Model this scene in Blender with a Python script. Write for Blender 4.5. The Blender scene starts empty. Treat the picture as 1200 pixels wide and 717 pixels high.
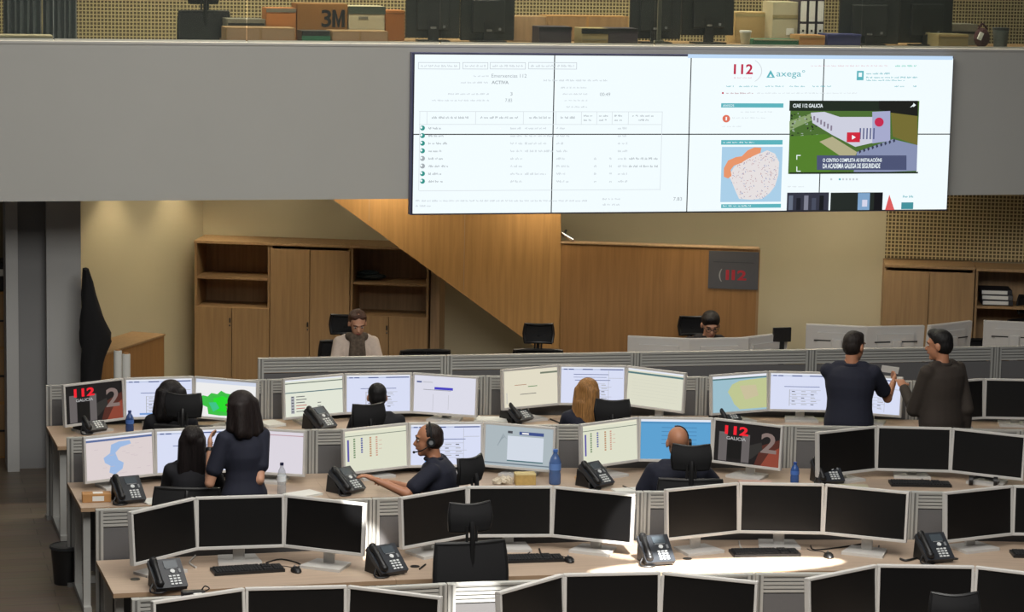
import bpy, bmesh, math, random
from mathutils import Vector, Matrix, Euler
random.seed(7)
PI = math.pi
sc = bpy.context.scene
COL = sc.collection
H = 4.8                                     # camera height
F = 3000.0                                  # focal length in pixels of the 1200 px wide frame
RX = Vector((0.96923937, -0.01690587, 0.24553868))   # room axes seen from the camera (right, down, forward)
RY = Vector((-0.24532228, -0.14661839, 0.95829016))
RZ = Vector((0.01979976, -0.98904865, -0.14625571))
def ray(px, py):
    v = Vector((px-600, py-358.5, F)); return Vector((RX.dot(v), RY.dot(v), RZ.dot(v)))
def at_z(px, py, z):
    r = ray(px, py); return r*((z-H)/r.z)+Vector((0, 0, H))
def at_y(px, py, y):
    r = ray(px, py); return r*(y/r.y)+Vector((0, 0, H))
def at_d(px, py, d):
    return ray(px, py)*(d/F)+Vector((0, 0, H))
def at_pl(px, py, p0, n):
    r = ray(px, py); c = Vector((0, 0, H)); return c+r*((p0-c).dot(n)/r.dot(n))

# ------------------------------------------------------------------ materials
def lin(c): return tuple((x/12.92 if x <= .04045 else ((x+.055)/1.055)**2.4) for x in (v/255 for v in c))
MATS = {}
def mat(name, rgb, rough=.6, metal=0, var=.06, scale=8, spec=.5, emit=0, bump=0):
    if name in MATS: return MATS[name]
    m = bpy.data.materials.new(name); m.use_nodes = True; MATS[name] = m
    nt = m.node_tree; b = nt.nodes['Principled BSDF']; c = lin(rgb)
    b.inputs['Roughness'].default_value = rough; b.inputs['Metallic'].default_value = metal
    b.inputs['Specular IOR Level'].default_value = spec
    if emit:
        b.inputs['Base Color'].default_value = (0.01, 0.01, 0.01, 1)
        b.inputs['Emission Color'].default_value = (*c, 1); b.inputs['Emission Strength'].default_value = emit
        b.inputs['Specular IOR Level'].default_value = .2
        return m
    if var:
        tc = nt.nodes.new('ShaderNodeTexCoord'); nz = nt.nodes.new('ShaderNodeTexNoise'); nz.inputs['Scale'].default_value = scale
        nz.inputs['Detail'].default_value = 4
        mx = nt.nodes.new('ShaderNodeMix'); mx.data_type = 'RGBA'
        mx.inputs[6].default_value = (*[max(0, x*(1-var)) for x in c], 1); mx.inputs[7].default_value = (*[min(1, x*(1+var)) for x in c], 1)
        nt.links.new(tc.outputs['Object'], nz.inputs['Vector']); nt.links.new(nz.outputs['Fac'], mx.inputs[0])
        nt.links.new(mx.outputs[2], b.inputs['Base Color'])
        if bump:
            bp = nt.nodes.new('ShaderNodeBump'); bp.inputs['Strength'].default_value = bump
            nt.links.new(nz.outputs['Fac'], bp.inputs['Height']); nt.links.new(bp.outputs['Normal'], b.inputs['Normal'])
    else: b.inputs['Base Color'].default_value = (*c, 1)
    return m
def wood(name, rgb, stretch=(18, 18, .9), var=.22, rough=.5):
    if name in MATS: return MATS[name]
    m = bpy.data.materials.new(name); m.use_nodes = True; MATS[name] = m
    nt = m.node_tree; b = nt.nodes['Principled BSDF']; c = lin(rgb)
    b.inputs['Roughness'].default_value = rough; b.inputs['Specular IOR Level'].default_value = .3
    tc = nt.nodes.new('ShaderNodeTexCoord'); mp = nt.nodes.new('ShaderNodeMapping'); mp.inputs['Scale'].default_value = stretch
    nz = nt.nodes.new('ShaderNodeTexNoise'); nz.inputs['Scale'].default_value = 2.2; nz.inputs['Detail'].default_value = 6; nz.inputs['Distortion'].default_value = .4
    cr = nt.nodes.new('ShaderNodeValToRGB'); e = cr.color_ramp.elements
    e[0].position = .3; e[1].position = .7
    e[0].color = (*[x*(1-var) for x in c], 1); e[1].color = (*[min(1, x*(1+var)) for x in c], 1)
    nt.links.new(tc.outputs['Object'], mp.inputs[0]); nt.links.new(mp.outputs[0], nz.inputs['Vector'])
    nt.links.new(nz.outputs['Fac'], cr.inputs[0]); nt.links.new(cr.outputs[0], b.inputs['Base Color'])
    return m
def strands(name, rgb):
    if name in MATS: return MATS[name]
    m = wood(name, rgb, (60, 60, 3), .45, .5); nt = m.node_tree; b = nt.nodes['Principled BSDF']; nz = [n for n in nt.nodes if n.type == 'TEX_NOISE'][0]
    bp = nt.nodes.new('ShaderNodeBump'); bp.inputs['Strength'].default_value = .6; bp.inputs['Distance'].default_value = .01
    nt.links.new(nz.outputs['Fac'], bp.inputs['Height']); nt.links.new(bp.outputs['Normal'], b.inputs['Normal']); return m
def perforated(name, rgb, hole, pitch=.036, frac=.3):
    m = bpy.data.materials.new(name); m.use_nodes = True; MATS[name] = m
    nt = m.node_tree; b = nt.nodes['Principled BSDF']; b.inputs['Roughness'].default_value = .7
    tc = nt.nodes.new('ShaderNodeTexCoord'); sx = nt.nodes.new('ShaderNodeSeparateXYZ'); nt.links.new(tc.outputs['Object'], sx.inputs[0])
    def line(sock):
        a = nt.nodes.new('ShaderNodeMath'); a.operation = 'DIVIDE'; a.inputs[1].default_value = pitch; nt.links.new(sock, a.inputs[0])
        f = nt.nodes.new('ShaderNodeMath'); f.operation = 'FRACT'; nt.links.new(a.outputs[0], f.inputs[0])
        g = nt.nodes.new('ShaderNodeMath'); g.operation = 'GREATER_THAN'; g.inputs[1].default_value = frac; nt.links.new(f.outputs[0], g.inputs[0])
        return g.outputs[0]
    mu = nt.nodes.new('ShaderNodeMath'); mu.operation = 'MULTIPLY'
    nt.links.new(line(sx.outputs[0]), mu.inputs[0]); nt.links.new(line(sx.outputs[2]), mu.inputs[1])
    mx = nt.nodes.new('ShaderNodeMix'); mx.data_type = 'RGBA'
    mx.inputs[6].default_value = (*lin(rgb), 1); mx.inputs[7].default_value = (*lin(hole), 1)
    nt.links.new(mu.outputs[0], mx.inputs[0]); nt.links.new(mx.outputs[2], b.inputs['Base Color'])
    return m
def planks(name, c1, c2, gap):
    m = bpy.data.materials.new(name); m.use_nodes = True; MATS[name] = m
    nt = m.node_tree; b = nt.nodes['Principled BSDF']; b.inputs['Roughness'].default_value = .38
    tc = nt.nodes.new('ShaderNodeTexCoord'); br = nt.nodes.new('ShaderNodeTexBrick')
    br.inputs['Color1'].default_value = (*lin(c1), 1); br.inputs['Color2'].default_value = (*lin(c2), 1); br.inputs['Mortar'].default_value = (*lin(gap), 1)
    br.inputs['Scale'].default_value = 1; br.inputs['Mortar Size'].default_value = .004; br.inputs['Brick Width'].default_value = 1.3; br.inputs['Row Height'].default_value = .19
    nz = nt.nodes.new('ShaderNodeTexNoise'); mp = nt.nodes.new('ShaderNodeMapping'); mp.inputs['Scale'].default_value = (1.5, 22, 1); nz.inputs['Scale'].default_value = 2; nz.inputs['Detail'].default_value = 5
    nt.links.new(tc.outputs['Object'], mp.inputs[0]); nt.links.new(mp.outputs[0], nz.inputs['Vector']); nt.links.new(tc.outputs['Object'], br.inputs['Vector'])
    mx = nt.nodes.new('ShaderNodeMix'); mx.data_type = 'RGBA'; mx.blend_type = 'OVERLAY'; mx.inputs[0].default_value = .5
    nt.links.new(br.outputs['Color'], mx.inputs[6]); nt.links.new(nz.outputs['Color'], mx.inputs[7]); nt.links.new(mx.outputs[2], b.inputs['Base Color'])
    return m
def glassy(name, rgb, alpha=.25, rough=.05):
    m = bpy.data.materials.new(name); m.use_nodes = True; MATS[name] = m
    nt = m.node_tree; nt.nodes.clear()
    o = nt.nodes.new('ShaderNodeOutputMaterial'); t = nt.nodes.new('ShaderNodeBsdfTransparent'); p = nt.nodes.new('ShaderNodeBsdfPrincipled')
    t.inputs[0].default_value = (*[.55+.45*x for x in lin(rgb)], 1); p.inputs['Base Color'].default_value = (*lin(rgb), 1); p.inputs['Roughness'].default_value = rough
    mx = nt.nodes.new('ShaderNodeMixShader'); mx.inputs[0].default_value = alpha
    nt.links.new(t.outputs[0], mx.inputs[1]); nt.links.new(p.outputs[0], mx.inputs[2]); nt.links.new(mx.outputs[0], o.inputs[0])
    return m

SILVER = mat('silver_plastic', (196, 194, 190), .42, 0, .03)
ALU = mat('brushed_aluminium', (178, 178, 174), .4, .25, .04, 30)
ALUD = mat('aluminium_groove', (112, 112, 109), .5, .2, .04, 30)
FABRIC = mat('charcoal_fabric', (96, 95, 96), .9, 0, .12, 220)
BLACKP = mat('black_plastic', (22, 22, 23), .45, 0, .1, 20)
BLACKM = mat('black_mesh_fabric', (20, 20, 22), .85, 0, .2, 160)
DARKG = mat('dark_grey_plastic', (52, 54, 57), .5, 0, .06, 20)
PHONE = mat('phone_slate', (44, 47, 52), .38, 0, .06, 20)
KEYG = mat('key_grey', (120, 123, 126), .5, 0, 0)
KEYW = mat('key_white', (205, 208, 208), .5, 0, 0)
KEYB = mat('keycap_black', (34, 35, 37), .5, 0, .05, 60)
DESK = wood('desk_beech', (182, 161, 141), (1.2, 16, 16), .1, .45)
DESKE = mat('desk_edge', (164, 136, 108), .5, 0, .06)
CABW = wood('cabinet_oak', (158, 127, 90), (16, 16, .8), .13)
CABI = wood('cabinet_inside', (172, 142, 108), (16, 16, .8), .15)
STAIRW = wood('stair_oak', (172, 130, 78), (14, 14, .7), .13)
STAIRW2 = wood('panel_oak', (152, 112, 68), (14, 14, .7), .13)
PLASTER = mat('cream_plaster', (188, 178, 148), .85, 0, .03, 3)
GREYP = mat('grey_plaster', (176, 176, 171), .85, 0, .03, 2)
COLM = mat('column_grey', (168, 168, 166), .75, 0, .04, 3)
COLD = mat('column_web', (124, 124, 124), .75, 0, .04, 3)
PERF = perforated('perforated_board', (190, 172, 128), (88, 74, 46))
FLOOR = planks('laminate_floor', (100, 90, 78), (90, 80, 69), (62, 55, 47))
OFF = mat('screen_off', (5, 5, 6), .4, 0, 0, spec=.5)
CHROME = mat('chrome', (190, 190, 190), .25, .9, .02)
PAPER = mat('white_paper', (222, 222, 216), .8, 0, .03)
CARD = mat('cardboard', (178, 132, 82), .85, 0, .08, 14)
def E(name, rgb, s=.92): return mat('screen_'+name, rgb, emit=s)

# ------------------------------------------------------------------ mesh builder
TXT = {}
def text_mesh(s, bold=0):
    k = (s, bold)
    if k in TXT: return TXT[k]
    cu = bpy.data.curves.new('t', 'FONT'); cu.body = s; cu.size = 1; cu.align_x = 'CENTER'; cu.align_y = 'CENTER'; cu.offset = bold; cu.resolution_u = 3
    o = bpy.data.objects.new('t', cu); COL.objects.link(o)
    dg = bpy.context.evaluated_depsgraph_get(); me = bpy.data.meshes.new_from_object(o.evaluated_get(dg))
    v = [tuple(x.co[:2]) for x in me.vertices]; f = [tuple(p.vertices) for p in me.polygons]
    xs = [a for a, b in v]; ys = [b for a, b in v]; bb = (min(xs), max(xs), min(ys), max(ys))
    bpy.data.objects.remove(o); bpy.data.curves.remove(cu); bpy.data.meshes.remove(me)
    TXT[k] = (v, f, bb); return TXT[k]
class MB:
    def __init__(s): s.v = []; s.f = []; s.m = []; s.ml = []; s.M = Matrix()
    def mi(s, m):
        if m not in s.ml: s.ml.append(m)
        return s.ml.index(m)
    def add(s, vs, fs, m):
        n = len(s.v); s.v += [tuple(s.M @ Vector(v)) for v in vs]; i = s.mi(m)
        for f in fs: s.f.append(tuple(n+k for k in f)); s.m.append(i)
    def poly(s, pts, m): s.add(pts, [tuple(range(len(pts)))], m)
    def box(s, c, d, m, R=None):
        x, y, z = d[0]/2, d[1]/2, d[2]/2
        vs = [Vector(p) for p in ((-x,-y,-z),(x,-y,-z),(x,y,-z),(-x,y,-z),(-x,-y,z),(x,-y,z),(x,y,z),(-x,y,z))]
        if R is not None: vs = [R @ v for v in vs]
        c = Vector(c); s.add([v+c for v in vs], [(3,2,1,0),(4,5,6,7),(0,1,5,4),(1,2,6,5),(2,3,7,6),(3,0,4,7)], m)
    def prism(s, pts, vec, m, m2=None):          # polygon pts (3d) extruded by vec
        n = len(pts); vec = Vector(vec); a = [Vector(p) for p in pts]; b = [p+vec for p in a]
        nrm = (a[1]-a[0]).cross(a[2]-a[1])
        fl = nrm.dot(vec) > 0
        s.add(a+b, [tuple(reversed(range(n))) if fl else tuple(range(n)), tuple(range(n, 2*n)) if fl else tuple(reversed(range(n, 2*n)))], m)
        s.add(a+b, [((i, (i+1) % n, n+(i+1) % n, n+i) if fl else (n+i, n+(i+1) % n, (i+1) % n, i)) for i in range(n)], m2 or m)
    def ring(s, p0, p1):
        ax = (Vector(p1)-Vector(p0)).normalized(); u = ax.orthogonal().normalized(); return ax, u, ax.cross(u)
    def cyl(s, p0, p1, r0, m, r1=None, n=12):
        r1 = r0 if r1 is None else r1; ax, u, w = s.ring(p0, p1); vs = []
        for p, r in ((Vector(p0), r0), (Vector(p1), r1)):
            vs += [p+(u*math.cos(2*PI*k/n)+w*math.sin(2*PI*k/n))*r for k in range(n)]
        s.add(vs, [(k, (k+1) % n, n+(k+1) % n, n+k) for k in range(n)]+[tuple(reversed(range(n))), tuple(range(n, 2*n))], m)
    def cap(s, p0, p1, r0, r1, m, n=12):         # tapered capsule, closed
        p0 = Vector(p0); p1 = Vector(p1); ax, u, w = s.ring(p0, p1); rings = []
        for a in (-80, -50, -20): rings.append((p0+ax*r0*math.sin(math.radians(a)), r0*math.cos(math.radians(a))))
        for a in (20, 50, 80): rings.append((p1+ax*r1*math.sin(math.radians(a)), r1*math.cos(math.radians(a))))
        s.rings(rings, u, w, m, n)
    def rings(s, rings, u, w, m, n):
        vs = []; fs = []
        for p, r in rings: vs += [p+(u*math.cos(2*PI*k/n)+w*math.sin(2*PI*k/n))*r for k in range(n)]
        for j in range(len(rings)-1):
            for k in range(n): fs.append((j*n+k, j*n+(k+1) % n, (j+1)*n+(k+1) % n, (j+1)*n+k))
        fs.append(tuple(reversed(range(n)))); fs.append(tuple(range((len(rings)-1)*n, len(rings)*n)))
        s.add(vs, fs, m)
    def ell(s, c, r, m, R=None, n=16, k=10):
        vs = []; fs = []; c = Vector(c)
        for j in range(1, k):
            t = PI*j/k
            for i in range(n):
                p = Vector((r[0]*math.sin(t)*math.cos(2*PI*i/n), r[1]*math.sin(t)*math.sin(2*PI*i/n), -r[2]*math.cos(t)))
                vs.append(c+(R @ p if R is not None else p))
        a = Vector((0, 0, -r[2])); b = Vector((0, 0, r[2]))
        vs += [c+(R @ a if R is not None else a), c+(R @ b if R is not None else b)]; q = len(vs)
        for j in range(k-2):
            for i in range(n): fs.append((j*n+i, j*n+(i+1) % n, (j+1)*n+(i+1) % n, (j+1)*n+i))
        for i in range(n):
            fs.append((q-2, (i+1) % n, i)); fs.append((q-1, (k-2)*n+i, (k-2)*n+(i+1) % n))
        s.add(vs, fs, m)
    def tube(s, pts, r, m, n=6, sub=4):
        P = [Vector(p) for p in pts]
        if len(P) > 2 and sub > 1:
            Q = []
            for i in range(len(P)-1):
                a = P[max(0, i-1)]; b = P[i]; c = P[i+1]; d = P[min(len(P)-1, i+2)]
                for j in range(sub):
                    t = j/sub; Q.append(.5*((2*b)+(c-a)*t+(2*a-5*b+4*c-d)*t*t+(3*b-a-3*c+d)*t**3))
            P = Q+[P[-1]]
        u = (P[1]-P[0]).orthogonal().normalized(); vs = []; fs = []
        for i, p in enumerate(P):
            t = (P[min(i+1, len(P)-1)]-P[max(i-1, 0)]).normalized()
            u = (u-t*u.dot(t)).normalized(); w = t.cross(u)
            vs += [p+(u*math.cos(2*PI*k/n)+w*math.sin(2*PI*k/n))*r for k in range(n)]
        for j in range(len(P)-1):
            for k in range(n): fs.append((j*n+k, j*n+(k+1) % n, (j+1)*n+(k+1) % n, (j+1)*n+k))
        fs += [tuple(reversed(range(n))), tuple(range((len(P)-1)*n, len(P)*n))]
        s.add(vs, fs, m)
    def lathe(s, prof, m, c=(0, 0, 0), n=20):
        c = Vector(c); s.rings([(c+Vector((0, 0, z)), max(r, .0005)) for r, z in prof], Vector((1, 0, 0)), Vector((0, 1, 0)), m, n)
    def text(s, body, fn, w, h, m, cx, cy, bold=0, depth=0):   # fn maps 2d -> 3d; fits the text into w x h
        v, f, bb = text_mesh(body, bold); sx = w/(bb[1]-bb[0]); sy = h/(bb[3]-bb[2]); mx = (bb[0]+bb[1])/2; my = (bb[2]+bb[3])/2
        s.add([fn(cx+(a-mx)*sx, cy+(b-my)*sy) for a, b in v], f, m)
    def build(s, name, parent=None, smooth=False, bevel=0, loc=None, rz=0, label=None):
        me = bpy.data.meshes.new(name); me.from_pydata(s.v, [], s.f)
        for m in s.ml: me.materials.append(m)
        me.polygons.foreach_set('material_index', s.m)
        if smooth:
            me.polygons.foreach_set('use_smooth', [True]*len(s.f)); me.set_sharp_from_angle(angle=math.radians(42))
        me.update(); o = bpy.data.objects.new(name, me); COL.objects.link(o)
        if parent: o.parent = parent
        if loc is not None: o.location = loc
        if rz: o.rotation_euler = (0, 0, rz)
        if bevel:
            b = o.modifiers.new('bevel', 'BEVEL'); b.width = bevel; b.segments = 2; b.limit_method = 'ANGLE'; b.angle_limit = math.radians(50)
        if label: o['label'] = label
        return o
def tag(o, label, cat, group=None, kind=None):
    o['label'] = label; o['category'] = cat
    if group: o['group'] = group
    if kind: o['kind'] = kind
    return o
def thing(name, label, cat, loc=(0, 0, 0), rz=0, group=None, kind=None):
    o = bpy.data.objects.new(name, None); COL.objects.link(o); o.location = loc; o.rotation_euler = (0, 0, rz); o.empty_display_size = .1
    return tag(o, label, cat, group, kind)
def struct(mb, name, label, cat, **k): return tag(mb.build(name, **k), label, cat, None, 'structure')
def use(me_obj, parent):                      # copy of a part under another thing
    c = me_obj.copy(); COL.objects.link(c); c.parent = parent; return c

# ------------------------------------------------------------------ back wall frame
BW0 = Vector((3.303, 25.272, 0)); WD = Vector((math.cos(math.radians(-20)), math.sin(math.radians(-20)), 0)); WN = Vector((WD.y, -WD.x, 0))
BROT = math.radians(-20)
_p = at_d(230, 284, 25.5); BW0 = Vector((_p.x, _p.y, 0))
def wl(px, py, off):                           # pixel -> (u along wall, height) on the plane off metres in front of the back wall
    p = at_pl(px, py, BW0+WN*off, WN); return (p-BW0).dot(WD), p.z
def wpt(u, off, z): return BW0+WD*u+WN*off+Vector((0, 0, z))
def wloc(u, off=0, z=0): return wpt(u, off, z)
CEIL = 2.62

# ------------------------------------------------------------------ room
mb = MB(); mb.box((5, 16.5, -.05), (26, 31, .1), FLOOR); struct(mb, 'floor', 'grey brown laminate plank floor of the control room', 'floor')
mb = MB(); uL = wl(238, 300, 0)[0]
mb.box((5.6+uL, .1, CEIL/2), (11.2, .2, CEIL), PLASTER)
struct(mb, 'wall_back', 'cream plastered back wall under the gallery behind the oak cabinets', 'wall', loc=wloc(0), rz=BROT)
uc = wl(1037, 300, 0)[0]
mb = MB(); mb.box((0, 0, 0), (4.2, .03, CEIL-1.705), PERF)
struct(mb, 'wall_right', 'perforated cream acoustic boarding on the wall above the right cabinets', 'wall', loc=wloc(uc+2.1, .016, 1.705+(CEIL-1.705)/2), rz=BROT)
# left side wall from the back corner towards the viewer
A = wloc(uL); B = at_d(60, 300, 23.55); B.z = 0
mb = MB(); dv = (B-A); L = dv.length; aw = math.atan2(dv.y, dv.x)
mb.box((L/2, -.09, CEIL/2), (L, .18, CEIL), PLASTER)
struct(mb, 'wall_left', 'cream side wall behind the black coat, washed by downlights', 'wall', loc=A, rz=aw)
B2 = at_d(-40, 300, 25.2)
mb = MB(); mb.box((0, 0, CEIL/2), (3.2, .15, CEIL), PLASTER)
struct(mb, 'wall_far', 'cream wall seen through the opening left of the column', 'wall', loc=(B2.x, B2.y, 0), rz=0)
# balcony
YF = 21.2; ZB, ZT = 2.501, 3.808
mb = MB(); mb.box((5.6, YF+.15, (ZB+ZT-.018)/2), (19, .3, ZT-.018-ZB), GREYP)
struct(mb, 'wall_balcony', 'plain grey balcony front carrying the video wall', 'wall')
mb = MB(); mb.box((5.6, YF+.14, ZT-.008), (19, .304, .02), mat('balcony_cap', (186, 184, 178), .5, 0, .03))
struct(mb, 'trim_balcony', 'pale capping strip along the top of the balcony front', 'trim')
mb = MB(); mb.box((5.6, 24.2, 2.86), (19, 5.8, .24), GREYP); struct(mb, 'ceiling', 'gallery slab over the back of the control room', 'ceiling')
mb = MB(); mb.box((5.6, 26, 4.4), (19, .1, 2.9), PERF)
struct(mb, 'wall_upper', 'perforated cream acoustic wall at the back of the gallery', 'wall')
# columns: grey steel column with recessed web, left of the desks
c0 = at_z(9, 553, 0); c1 = at_z(38, 553, 0); c2 = at_z(96, 552, 0)
r = thing('column', 'tall grey column with dark recess beside the coat stand', 'column', (0, 0, 0), kind='structure')
yb = c0.y
xa, xb, xc, xd = [at_y(p, 553, yb).x for p in (9, 23, 56, 96)]
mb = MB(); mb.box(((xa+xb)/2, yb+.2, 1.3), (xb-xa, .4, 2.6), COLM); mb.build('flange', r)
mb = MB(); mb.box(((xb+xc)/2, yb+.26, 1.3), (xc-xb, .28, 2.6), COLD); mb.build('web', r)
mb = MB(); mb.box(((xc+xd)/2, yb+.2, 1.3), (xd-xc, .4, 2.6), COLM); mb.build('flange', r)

# glass balustrade on the balcony
GL = glassy('balustrade_glass', (150, 160, 155), .055, .04)
edges = [at_y(p, 20, YF+.06).x for p in (-90, 63, 290, 517, 769, 1012, 1260)]
gl_lab = ['glass balustrade pane at the far left in front of the curtain', 'glass balustrade pane in front of the gallery office chair', 'glass balustrade pane in front of the cardboard boxes', 'glass balustrade pane in front of the oak gallery cabinets', 'glass balustrade pane in front of the upright binders', 'glass balustrade pane at the far right of the gallery']
for i in range(6):
    x0, x1 = edges[i]+.004, edges[i+1]-.004
    r = thing('glass_balustrade', gl_lab[i], 'glass', ((x0+x1)/2, YF+.1, ZT+.002), 0, 'balustrade panes')
    mb = MB(); mb.box((0, 0, .55), (x1-x0, .012, 1.1), GL); mb.build('pane', r)
    mb = MB(); mb.box((0, 0, .008), (x1-x0-.01, .03, .016), mat('glass_channel', (165, 165, 158), .35, .5, .03)); mb.build('channel', r)

# ------------------------------------------------------------------ stair and oak panelling
SO = .95
def wpoly(pts, off, th, m, name, parent=None, org=(0, 0)):
    mb_ = MB(); q = [wl(x, y, off) for x, y in pts]
    mb_.prism([(u-org[0], -off, z-org[1]) for u, z in q], (0, th, 0), m); return mb_.build(name, parent)
r = thing('staircase', 'oak clad flight of stairs slanting down behind the video wall', 'staircase', wloc(0), BROT)
pA = wl(388, 232, SO); pB = wl(657, 428, SO)
wpoly([(388, 232), (657, 428), (657, 215), (388, 215)], SO, .05, STAIRW, 'side_panel', r)
mb = MB()
for k in range(11):
    t0, t1 = k/11, (k+1)/11; u0 = pA[0]+(pB[0]-pA[0])*t0; u1 = pA[0]+(pB[0]-pA[0])*t1; z1 = pA[1]+(pB[1]-pA[1])*t1
    mb.box(((u0+u1)/2, -SO+.05+.2, z1+.2), (u1-u0, .38, .1), GREYP)
mb.build('steps', r)
mb = MB(); mb.prism([(pA[0], -SO+.05, pA[1]), (pB[0], -SO+.05, pB[1]), (pB[0], -SO+.05, pB[1]+.06), (pA[0], -SO+.05, pA[1]+.06)], (0, .42, 0), GREYP); mb.build('soffit', r)
mb = MB()
for px in (432, 544):
    u, z = wl(px, 300, SO); za = pA[1]+(pB[1]-pA[1])*(u-pA[0])/(pB[0]-pA[0]); mb.box((u, -SO-.001, (za+2.6)/2+.02), (.006, .004, 2.6-za-.05), CABI)
mb.build('panel_joint', r)
r = thing('oak_screen', 'low oak clad screen carrying the dark 112 poster', 'panel', wloc(0), BROT)
a = wl(657.5, 285, SO); b = wl(888, 293, SO)
mb = MB(); mb.box(((a[0]+b[0])/2, -SO+.06, a[1]/2), (b[0]-a[0], .12, a[1]), STAIRW2); mb.build('cladding', r)
mb = MB(); mb.box(((a[0]+b[0])/2, -SO+.06, a[1]+.006), (b[0]-a[0]+.02, .14, .012), CABI); mb.build('capping', r)
mb = MB(); mb.box((b[0]+.012, -SO+.06, a[1]/2), (.024, .13, a[1]), CABW); mb.build('end_strip', r)
# poster
a = wl(831, 293.5, SO); b = wl(888, 339.5, SO); uc_, zc_ = (a[0]+b[0])/2, (a[1]+b[1])/2; pw, ph = b[0]-a[0], a[1]-b[1]
r = thing('poster', 'dark grey poster with red 112 on the oak wall', 'poster', wloc(uc_, SO+.003, zc_), BROT)
mb = MB(); mb.box((0, -.004, 0), (pw, .008, ph), mat('poster_grey', (78, 78, 82), .6, 0, .05)); mb.build('board', r)
mb = MB(); pf = lambda x, y: (x, -.0095, y)
for ch_, x_ in (('1', -.055), ('1', .0), ('2', .08)):
    mb = MB(); mb.text(ch_, pf, .085 if ch_ == '2' else .03, .095, mat('poster_red', (170, 40, 52), .6, 0, 0), x_, -.045, .03); mb.build('printed_digit', r)
mb = MB(); mb.text('(', pf, .03, .12, mat('poster_white', (150, 150, 150), .6, 0, 0), -.12, -.05, .01); mb.build('printed_bracket', r)
mb = MB(); mb.box((0, -.0095, .075), (pw*.8, .001, .006), mat('poster_line', (52, 52, 58), .6, 0, 0)); mb.build('printed_line', r)
# little spotlight above the panel
u, z = wl(664, 277, SO-.1)
r = thing('spotlight', 'small chrome spotlight on the wall above the oak panel', 'lamp', wloc(u, SO-.1, z), BROT)
mb = MB(); mb.cyl((-.05, 0, .03), (.07, -.04, -.03), .022, CHROME); mb.build('lamp_head', r, True)
mb = MB(); mb.cyl((-.03, 0, .02), (-.03, .3, .02), .012, BLACKP); mb.build('arm', r, True)

# ------------------------------------------------------------------ cabinets
DEP = .45
def cabinet(pxl, pxr, pyt, label, kind, shelves=(), doorpy=None, seam=None, hpy=None, zt=None):
    u0, z0 = wl(pxl, pyt, DEP); u1, _ = wl(pxr, pyt, DEP); zt = zt or z0
    W = u1-u0; r = thing('cabinet', label, 'cabinet', wloc(u0), BROT, 'oak cabinets along the back wall')
    t = .022; zd = wl(pxl, doorpy, DEP)[1] if doorpy else zt-.03
    mb = MB(); mb.box((t/2, -DEP/2, zt/2), (t, DEP-.01, zt), CABW); mb.box((W-t/2, -DEP/2, zt/2), (t, DEP-.01, zt), CABW)
    mb.box((W/2, -.012, zt/2), (W-2*t, .02, zt), CABI); mb.box((W/2, -DEP/2, .05), (W-2*t, DEP-.04, .1), CABI)
    mb.build('carcass', r)
    mb = MB(); mb.box((W/2, -DEP/2-.008, zt+.014), (W+.004, DEP+.014, .028), CABW); mb.build('top_board', r, bevel=.003)
    for py in shelves:
        z = wl(pxl, py, DEP)[1]; mb = MB(); mb.box((W/2, -DEP/2+.005, z), (W-2*t, DEP-.04, .024), CABW); mb.build('shelf', r)
    if doorpy:
        mb = MB(); mb.box((W/2, -DEP/2+.005, zd-.012), (W-2*t, DEP-.04, .024), CABW); mb.build('shelf', r)
    for s in (0, 1):
        mb = MB(); mb.box((W*(.25+.5*s), -DEP-.002, (.1+zd)/2), (W/2-.006, .02, zd-.1), CABW); d = mb.build('door', r, bevel=.002)
        if s == 0 and hpy:
            hz = wl((pxl+pxr)/2, hpy, DEP)[1]; mb = MB(); mb.box((W/2-.018, -DEP-.016, hz), (.014, .012, .045), BLACKP); mb.cyl((W/2-.018, -DEP-.012, hz-.05), (W/2-.018, -DEP-.02, hz-.05), .008, CHROME)
            mb.build('handle', d)
    return r
cabinet(228, 316.5, 284.5, 'oak cabinet with two open shelves, leftmost on the back wall', 'open', (325,), 358.5, hpy=375)
cabinet(317, 410.5, 287.5, 'tall closed oak cabinet behind the woman in a cream jacket', 'tall', hpy=380)
cabinet(411, 503, 290.5, 'oak cabinet with dark cloth on its shelf under the stair', 'open', (332,), 369, hpy=384)
cabinet(1037, 1143, 313, 'tall closed oak cabinet in the right corner', 'tall')
cabinet(1144, 1238, 317.5, 'open oak bookcase with stacked binders at the right edge', 'open', (360,), 414)
u, z = wl(509, 300, DEP)
mb = MB(); mb.box((0, 0, .8), (.09, .4, 1.6), CABI); tag(mb.build('filler_panel', loc=wloc(u+.01, .21), rz=BROT), 'oak filler panel right of the under-stair cabinet', 'panel')  # filler panel added for the darker strip beside the cabinet
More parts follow.
